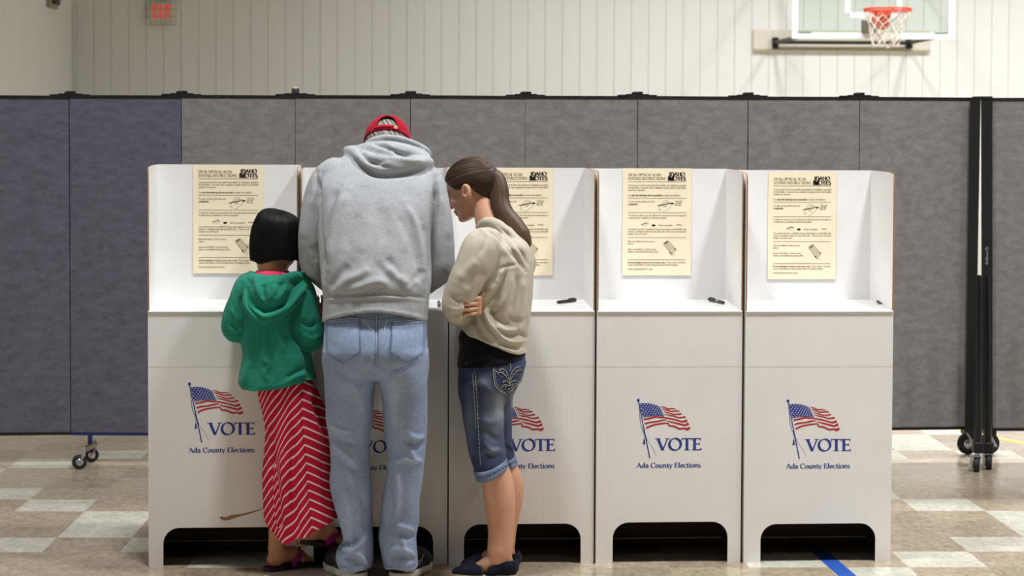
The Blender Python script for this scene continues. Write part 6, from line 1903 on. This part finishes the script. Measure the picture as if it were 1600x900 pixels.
rel = hm.V - TIE; th = np.arctan2(rel @ e2, rel @ e1); stv = strands(th, 31, (16, 30, 52, 77))
hm.attrs['strand'] = stv * .5 + .08
hm.push(lambda V, N: (stv - .5) * .0008)
hair_o = hm.build('brown_hair', m_brown, woman, FO)
hbv = hm.bvh(); mb = OffMB(FO); r5 = np.random.default_rng(23)
for k in range(320):
    a = r5.random() * 6.283; rd = e1 * math.cos(a) + e2 * math.sin(a); pts = []; t0 = -.05 + .06 * r5.random(); t1 = .55 + .45 * r5.random()
    for t in np.linspace(t0, t1, 16):
        o_ = TIE + ax * (.215 * t); d_ = Vector(norm(rd + ax * (t - .5) * .9))
        h = hbv.ray_cast(Vector(o_) + d_ * .3, -d_)[0]
        if h is None: continue
        h = np.array(h)
        if len(pts) and np.linalg.norm(h - pts[-1]) > .035: break
        pts.append(h + np.array(d_) * .0003)
    if len(pts) > 5: mb.tube(pts, [.0009 * min(1, (len(pts) - j) / 4 + .2) for j in range(len(pts))], 4, caps=False)
ls_ = mb.build('loose_strands', m_brown, hair_o)
at = ls_.data.attributes.new('strand', 'FLOAT', 'POINT'); nv_ = len(ls_.data.vertices); at.data.foreach_set('value', np.repeat(r5.random(nv_ // 40 + 1) * .8, 40)[:nv_].astype(np.float32))
PT = [W(766, 271, 7.70), W(776, 279, 7.695), W(780.5, 297, 7.68), W(781, 318, 7.665), W(788, 336, 7.65), W(801, 352, 7.635), W(814, 368, 7.62), W(824, 381, 7.61)]
PRr = [.017, .026, .031, .0335, .036, .037, .033, .014]
S3 = Sculpt(np.min(PT, 0) - .06, np.max(PT, 0) + .06, .0032)
S3.chain(PT, PRr, .01, n=4, squash=((0.3, 1, 0), .8))
pm = S3.mesh(1); del S3
gp = smooth_path(PT, 8)
di = ((pm.V[:, None, ::1] - gp[None]) ** 2).sum(2); ni = di.argmin(1)
tg = np.gradient(gp, axis=0); tg /= np.linalg.norm(tg, axis=1)[:, None]
q = pm.V - gp[ni]; sid = np.array([0, 1.0, 0]); w2 = np.cross(tg[ni], sid); th = np.arctan2((q * w2).sum(1), q[:, 1])
stv = strands(th, 37, (11, 23, 41, 67)); pm.attrs['strand'] = np.clip(stv * .45 + .12 + .4 * (ni / len(gp)), 0, 1)
pm.push(lambda V, N: (stv - .55) * .0005)
pony = pm.build('ponytail', m_brown, woman, FO)
mb = OffMB(FO); r9 = np.random.default_rng(5)
rad9 = np.interp(np.linspace(0, 1, len(gp)), np.linspace(0, 1, len(PRr)), PRr)
for k in range(380):
    a = r9.random() * 6.283; rr = .98 + .12 * r9.random(); i0 = r9.integers(0, 8); i1 = len(gp) - r9.integers(0, 10)
    pts = []
    for i in range(i0, i1):
        w2 = np.cross(tg[i], sid); w2 /= np.linalg.norm(w2)
        aa = a + .01 * i
        endr = rad9[i] if i < len(gp) - 10 else max(rad9[i], .010 + .012 * math.cos(a) ** 2)
        pts.append(gp[i] + (w2 * math.cos(aa) + sid * .8 * math.sin(aa)) * endr * rr)
    if len(pts) > 3:
        n_ = len(pts); mb.tube(pts, [.0012 * min(1, (n_ - j) / 8 + .12) for j in range(n_)], 5)
st_o = mb.build('loose_strands', m_brown, pony)
at = st_o.data.attributes.new('strand', 'FLOAT', 'POINT'); at.data.foreach_set('value', np.repeat(r9.random(len(st_o.data.vertices) // 5 + 1), 5)[:len(st_o.data.vertices)].astype(np.float32))
mb = OffMB(FO); tt = norm(np.array(PT[1]) - np.array(PT[0])); t1 = norm(np.cross(tt, (0, 1, 0))); t2 = np.cross(tt, t1)
for dz in (-.004, .004): mb.tube([np.array(PT[0]) + tt * (dz + .004) + (t1 * math.cos(a) + t2 * math.sin(a)) * .0235 for a in np.linspace(0, 6.283, 20, endpoint=False)], .0045, 6, closed=True)
mb.build('hair_tie', m_tie, pony)
# ---- black vest
def cut(xs, ys, Yp):
    def fn(x, y, z):
        u = CX + F_PX * x / Yp
        zz = interp_c(u.ravel(), xs, ys)
        return (CAM_H - (zz - 240.0 + ROLL * (u.ravel() - 800)) / F_PX * Yp).reshape(u.shape) - z + 0 * y
    return fn
S4 = Sculpt((FO[0] - .2, 7.40, .68), (FO[0] + .2, 7.86, 1.1), .005)
S4.loft(ST([(500, 738, 806, 7.61, .10), (512, 723, 815, 7.61, .118), (524, 717.5, 817, 7.61, .128), (540, 717.5, 819, 7.61, .140), (562, 715.5, 822, 7.615, .156), (590, 714, 819.5, 7.615, .166)]), 0)
S4.field(cut([705, 715, 740, 768, 800, 820, 830], [580, 579.5, 576, 572, 567, 563, 561], 7.50), 'i', .005)
S4.loft(ST([(540, 726, 814, 7.61, .13), (620, 723, 810, 7.615, .148)]), .004, 's')
vk = S4.mesh(1); del S4
vk.wrinkle(.002, 8, (1, 1, 1.6), 41, 2)
vk.creases([([(720, 552), (744, 556), (770, 560)], .003, 5), ([(718, 565), (742, 566), (766, 563)], -.003, 5), ([(719, 574), (744, 571), (768, 567.5)], -.0015, 2)])
vk.build('black_vest', m_tank, woman, FO)
# ---- denim shorts
S5 = Sculpt((FO[0] - .2, 7.40, .34), (FO[0] + .2, 7.88, .86), .005)
S5.loft(ST([(556, 720, 819, 7.615, .140), (563, 717.5, 821.5, 7.615, .146), (582, 716, 818, 7.615, .155), (600, 715.5, 811, 7.615, .157), (616, 717, 803, 7.615, .145), (626, 722, 798, 7.615, .12)]), 0, n=2.3)
nl = [(596, 716, 800, YN, .085), (618, 718, 789, YN, .083), (650, 722.5, 787.5, YN, .080), (684, 728.5, 787.5, YN, .078), (711, 733.5, 790.5, YN, .077), (728, 738.5, 793, YN, .079), (760, 748, 797, YN, .080)]
fl_ = [(596, 735, 810, YF, .083), (618, 736, 802, YF, .082), (649, 738, 800.5, YF, .08), (693, 743, 801, YF, .076), (711, 748, 804, YF, .076), (724, 753, 808, YF, .078), (760, 762, 813, YF, .078)]
S5.loft(ST(nl), .015, n=2.2); S5.loft(ST(fl_), .015, n=2.2)
nzf = cut([730, 742, 752, 770, 794, 800], [738, 740, 740, 734, 720, 716], YN); fzf = cut([745, 757, 775, 790, 809, 815], [735, 735, 730, 724, 715, 712], YF)
S5.field(lambda x, y, z: np.where(y < .5 * (YN + YF), nzf(x, y, z), fzf(x, y, z)), 'i', .004)
dk = S5.mesh(1); del S5
dk.wrinkle(.0018, 7, (1, 1, 1), 51, 3)
dk.creases([([(744, 588), (750, 630), (752, 680), (752, 724)], -.0025, 2.2), ([(788, 612), (789, 650), (789, 700)], -.006, 2.5), ([(755, 690), (768, 704), (784, 702)], .006, 4), ([(757, 704), (770, 714), (786, 712)], -.005, 4), ([(728, 690), (736, 706), (746, 716)], .004, 4), ([(722, 640), (730, 670), (736, 700)], -.002, 7), ([(740, 650), (762, 660), (784, 655)], .003, 6), ([(790, 690), (798, 700), (802, 706)], .005, 3), ([(756, 670), (770, 684), (784, 690)], -.004, 5), ([(748, 590), (760, 606), (776, 616)], .003, 5), ([(786, 618), (800, 614), (806, 604)], -.005, 3)])
u_, v_ = PX(dk.V)
g2 = lambda cx, cy, rx, ry: np.exp(-((u_ - cx) / rx)**2 - ((v_ - cy) / ry)**2)
dk.attrs['fade'] = np.clip(.75 * g2(782, 636, 9, 22) + .35 * g2(770, 650, 16, 50) + .5 * g2(802, 622, 5, 18) + .28 * g2(733, 660, 8, 50) + .35 * g2(754, 596, 12, 7) + .3 * g2(772, 705, 14, 6), 0, .85)
shorts = dk.build('denim_shorts', m_denim, woman, FO)
db = dk.bvh()
for zf, lf, lim in ((nzf, nl, True), (fzf, fl_, False)):
    S6 = Sculpt((FO[0] - .16, (7.44 if lim else 7.62), .32), (FO[0] + .2, (7.68 if lim else 7.84), .52), .0045)
    S6.loft(ST([(y, a - 1.5, b + 1.2, Y, ay + .006) for (y, a, b, Y, ay) in lf if y > 640]), 0, n=2.2)
    S6.field(lambda x, y, z: np.maximum(zf(x, y, z) - (.032 if lim else .03), -zf(x, y, z) - .008), 'i', .004)
    S6.loft(ST([(y, a + 4, b - 4, Y, ay - .012) for (y, a, b, Y, ay) in lf if y > 640]), .003, 's', 2.2)
    ck = S6.mesh(1); ck.wrinkle(.0018, 14, (1, 1, 1), 61, 2)
    cf = ck.build('rolled_cuff', m_cuff, shorts, FO)
    cb = ck.bvh(); mb = OffMB(FO)
    if lim: stitch(mb, cb, [(745, 745), (752, 746), (770, 739.5), (793, 727)], .0016, 3, .001)
    else: stitch(mb, cb, [(796, 726), (809, 719)], .0014, 3, .001)
    if mb.v: mb.build('cuff_stitching', m_denim, cf)
mb = OffMB(FO)
stitch(mb, db, [(742, 580), (745, 620), (748, 680), (751, 728)], .0012, 3)
stitch(mb, db, [(738, 582), (741, 620), (744, 670)], .0009, 0)
mb.build('side_seam', m_thread, shorts)
PKT = [(770.5, 576), (771.5, 590), (773, 602), (781, 610), (791, 615.5), (803, 604), (812, 597), (817.5, 580), (821, 564), (795, 570)]
p2 = patch(db, [[(770.5, 575), (795, 570), (819, 564)], [(771.5, 590), (794, 588), (815.5, 582)], [(773.5, 602), (791, 602), (810, 597)], [(785, 612), (790.5, 615), (796, 611)]], 12, 14, .003, 'back_pocket', m_denim, shorts, FO, .003)
mb = OffMB(FO)
stitch(mb, db, PKT[:8], .0013, 0, .0040, False); stitch(mb, db, [(x + (2.2 if x < 790 else -2), y - 2.2) for x, y in PKT[:8]], .0010, 2, .0040, False)
for cv in ([(779, 578), (786, 577), (792, 584), (794.5, 593), (795, 599)], [(812, 572), (804, 575), (798, 583), (796, 592), (795, 599)], [(777, 583), (783, 582), (789, 587), (793, 594)], [(813, 577), (806, 580), (800, 587), (797, 594)], [(795, 599), (790, 595), (786, 596)], [(795, 599), (800, 595), (804, 594)], [(788, 600), (795, 602), (801, 599)], [(784, 605), (787, 601), (790, 605)], [(796, 568), (797, 574), (796, 580)]):
    stitch(mb, db, cv, .0011, 0, .0042)
mb.build('pocket_embroidery', m_thread, p2)
mb = OffMB(FO); r3 = np.random.default_rng(8)
for q in [(797, 571), (797, 575), (781, 579), (786, 581), (790, 586), (809, 575), (804, 579), (800, 584), (776, 581), (813, 570), (779, 585), (784, 588), (806, 585), (795, 600), (790, 603), (799, 603), (786, 597), (804, 594), (783, 601), (793, 607), (788, 607)]:
    d = drape(db, [q], .0048)
    if d: mb.ellipsoid(d[0] - FO, (.0019, .0019, .0019), 6, 4)
mb.build('pocket_studs', m_gold, p2)
# ---- oatmeal top
S7 = Sculpt((FO[0] - .26, 7.36, .84), (FO[0] + .22, 7.92, 1.46), .0045)
S7.loft(ST([(352, 754, 782, 7.655, .060), (359, 747, 800, 7.65, .100), (368, 742, 812, 7.63, .122), (380, 736, 824, 7.61, .144), (400, 733, 831, 7.61, .154), (436, 728, 833, 7.61, .158), (470, 727, 832, 7.61, .156), (495, 724, 829.5, 7.61, .154), (513, 717, 826.5, 7.61, .152), (532, 716, 823, 7.61, .152), (548, 720, 823, 7.61, .152), (575, 722, 823, 7.61, .150)]), 0, n=2.25)
S7.chain([W(764, 378, 7.50), W(751, 388, 7.48), W(742, 412, 7.465), W(728, 440, 7.455), W(716, 466, 7.455), W(713, 484, 7.46)], [.05, .062, .060, .056, .047, .043], .02, n=4)
S7.chain([W(713, 484, 7.46), W(716, 490, 7.56), W(728, 492, 7.67)], [.043, .044, .036], .015, n=3)
S7.chain([W(764, 378, 7.71), W(750, 392, 7.715), W(735, 430, 7.72), W(722, 474, 7.72)], [.05, .056, .053, .048], .035, n=3)
S7.chain([W(722, 474, 7.72), W(735, 476, 7.66), W(752, 475, 7.61)], [.046, .040, .032], .015, n=3)
# cowl lying on the back
S7.chain([W(748, 353, 7.60), W(762, 347, 7.565), W(778, 354, 7.56), W(795, 371, 7.555), (W(812, 392, 7.56)), W(825, 415, 7.59)], [.010, .016, .020, .022, .020, .012], .012, n=4)
S7.chain([W(765, 349, 7.58), W(787, 362, 7.60), W(808, 380, 7.62), W(826, 405, 7.63), W(829, 422, 7.64)], [.014, .022, .026, .022, .012], .014, n=4)
S7.chain([W(748, 353, 7.72), W(770, 349, 7.73), W(795, 362, 7.72), W(815, 385, 7.68), W(828, 415, 7.65)], [.012, .018, .022, .022, .012], .014, n=4)
S7.cone(W(752, 335, 7.67), W(770, 362, 7.655), .052, .056, .012, 's')
S7.field(cut([700, 712, 722, 731, 745, 762, 775, 785, 800, 812, 822, 835], [513, 513.5, 520, 526, 531, 537.5, 541, 546, 552.5, 556.5, 559, 560], 7.48), 'i', .006)
S7.loft(ST([(520, 732, 811, 7.61, .126), (535, 729, 810, 7.61, .128), (600, 729, 810, 7.61, .128)]), .006, 's', 2.25)
tk = S7.mesh(1); del S7
tk.wrinkle(.0022, 9, (1, 1, .5), 71, 3)
tk.creases([
    # deep fold under the arm and drapes falling from it
    ([(776, 440), (766, 456), (752, 468), (744, 474)], .010, 5), ([(790, 416), (776, 440), (758, 460)], .006, 6), ([(794, 416), (784, 440), (774, 460), (762, 478)], -.008, 4),
    ([(744, 470), (748, 490), (762, 515), (778, 532)], .012, 4), ([(738, 480), (740, 500), (752, 522), (766, 534)], -.009, 4), ([(756, 474), (760, 494), (772, 514), (792, 526)], .010, 3.5), ([(752, 482), (757, 504), (768, 520), (782, 532)], -.009, 3), ([(766, 478), (772, 492), (786, 504), (800, 508)], -.007, 4), ([(782, 476), (772, 488), (764, 484)], -.008, 4),
    ([(800, 420), (796, 450), (784, 476), (768, 486)], .006, 5), ([(808, 424), (806, 460), (796, 490)], -.005, 5), ([(818, 430), (818, 470), (812, 510)], .005, 6), ([(826, 440), (824, 480), (818, 515)], -.004, 5),
    ([(770, 506), (790, 516), (812, 514)], .006, 4), ([(772, 514), (794, 524), (816, 522)], -.007, 3.5), ([(776, 522), (798, 534), (820, 532)], .008, 4), ([(780, 534), (800, 542), (820, 542)], -.006, 3.5), ([(812, 520), (820, 526), (824, 530)], -.007, 3), ([(760, 536), (784, 544), (812, 554)], .004, 3), ([(790, 496), (806, 502), (820, 500)], -.004, 4),
    # sleeve
    ([(762, 362), (758, 380), (750, 398)], -.004, 3), ([(702, 462), (716, 470), (728, 464)], -.005, 4), ([(700, 480), (716, 484), (728, 478)], .004, 3.5), ([(704, 490), (716, 493), (727, 486)], -.005, 3), ([(709, 498), (718, 500), (726, 494)], .004, 3), ([(714, 440), (730, 420), (748, 404)], .004, 7), ([(724, 452), (742, 434), (764, 424)], -.004, 7),
    ([(726, 470), (730, 484), (724, 500)], -.012, 3),
    # shoulder seam and cowl
    ([(776, 424), (790, 416), (812, 413)], -.004, 2.2), ([(770, 356), (790, 376), (808, 402), (822, 425)], -.007, 2.6), ([(778, 352), (800, 372), (818, 398), (829, 420)], -.006, 2.4), ([(756, 358), (776, 368), (794, 390), (816, 420)], -.006, 2.5),
    ([(744, 353), (752, 358), (757, 366)], .004, 2.5),
])
top = tk.build('oatmeal_top', m_beige, woman, FO)
# ---- canvas flats
def flat_shoe(heel, toe, sc):
    f = norm(toe - heel); s = np.array([-f[1], f[0], 0]); ln = np.linalg.norm(toe - heel)
    P = lambda a, b, c: heel + f * a * ln + s * b + np.array([0, 0, c])
    lo = np.minimum(heel, toe) - np.array([.06, .08, 0]); hi = np.maximum(heel, toe) + np.array([.06, .08, .14])
    Q = Sculpt(lo, hi, .0035)
    Q.chain([P(.10, 0, .040), P(.34, 0, .030), P(.62, 0, .020), P(.88, 0, .014)], [.037, .041, .042, .026], .02)
    Q.chain([P(.07, 0, .05), P(.13, 0, .055)], [.034, .036], .02)
    Q.field(lambda x, y, z: .012 - z, 'i', .003)
    def top(x, y, z):
        a = ((x - heel[0]) * f[0] + (y - heel[1]) * f[1]) / ln
        zz = interp_c(a.ravel(), [-.2, 0., .05, .2, .38, .50, .52, .7, 1.2], [.074, .074, .073, .062, .050, .043, .085, .09, .09]).reshape(a.shape)
        return z - zz
    Q.field(top, 'i', .003)
    Q.chain([P(.10, 0, .06), P(.34, 0, .055), P(.49, 0, .06)], [.032, .036, .034], .004, 's')
    sh = Q.mesh(1).build('canvas_flat', m_flat, woman, FO)
    Q = Sculpt(lo, hi, .0035)
    Q.chain([P(.10, 0, .012), P(.34, 0, .012), P(.62, 0, .012), P(.88, 0, .012)], [.036, .040, .043, .027], .02)
    Q.field(lambda x, y, z: np.maximum(z - .016, .001 - z), 'i', .003)
    Q.mesh(1).build('jute_sole', m_jute, sh, FO)
flat_shoe(nh, nt, 1); flat_shoe(fh, ft_, 1)
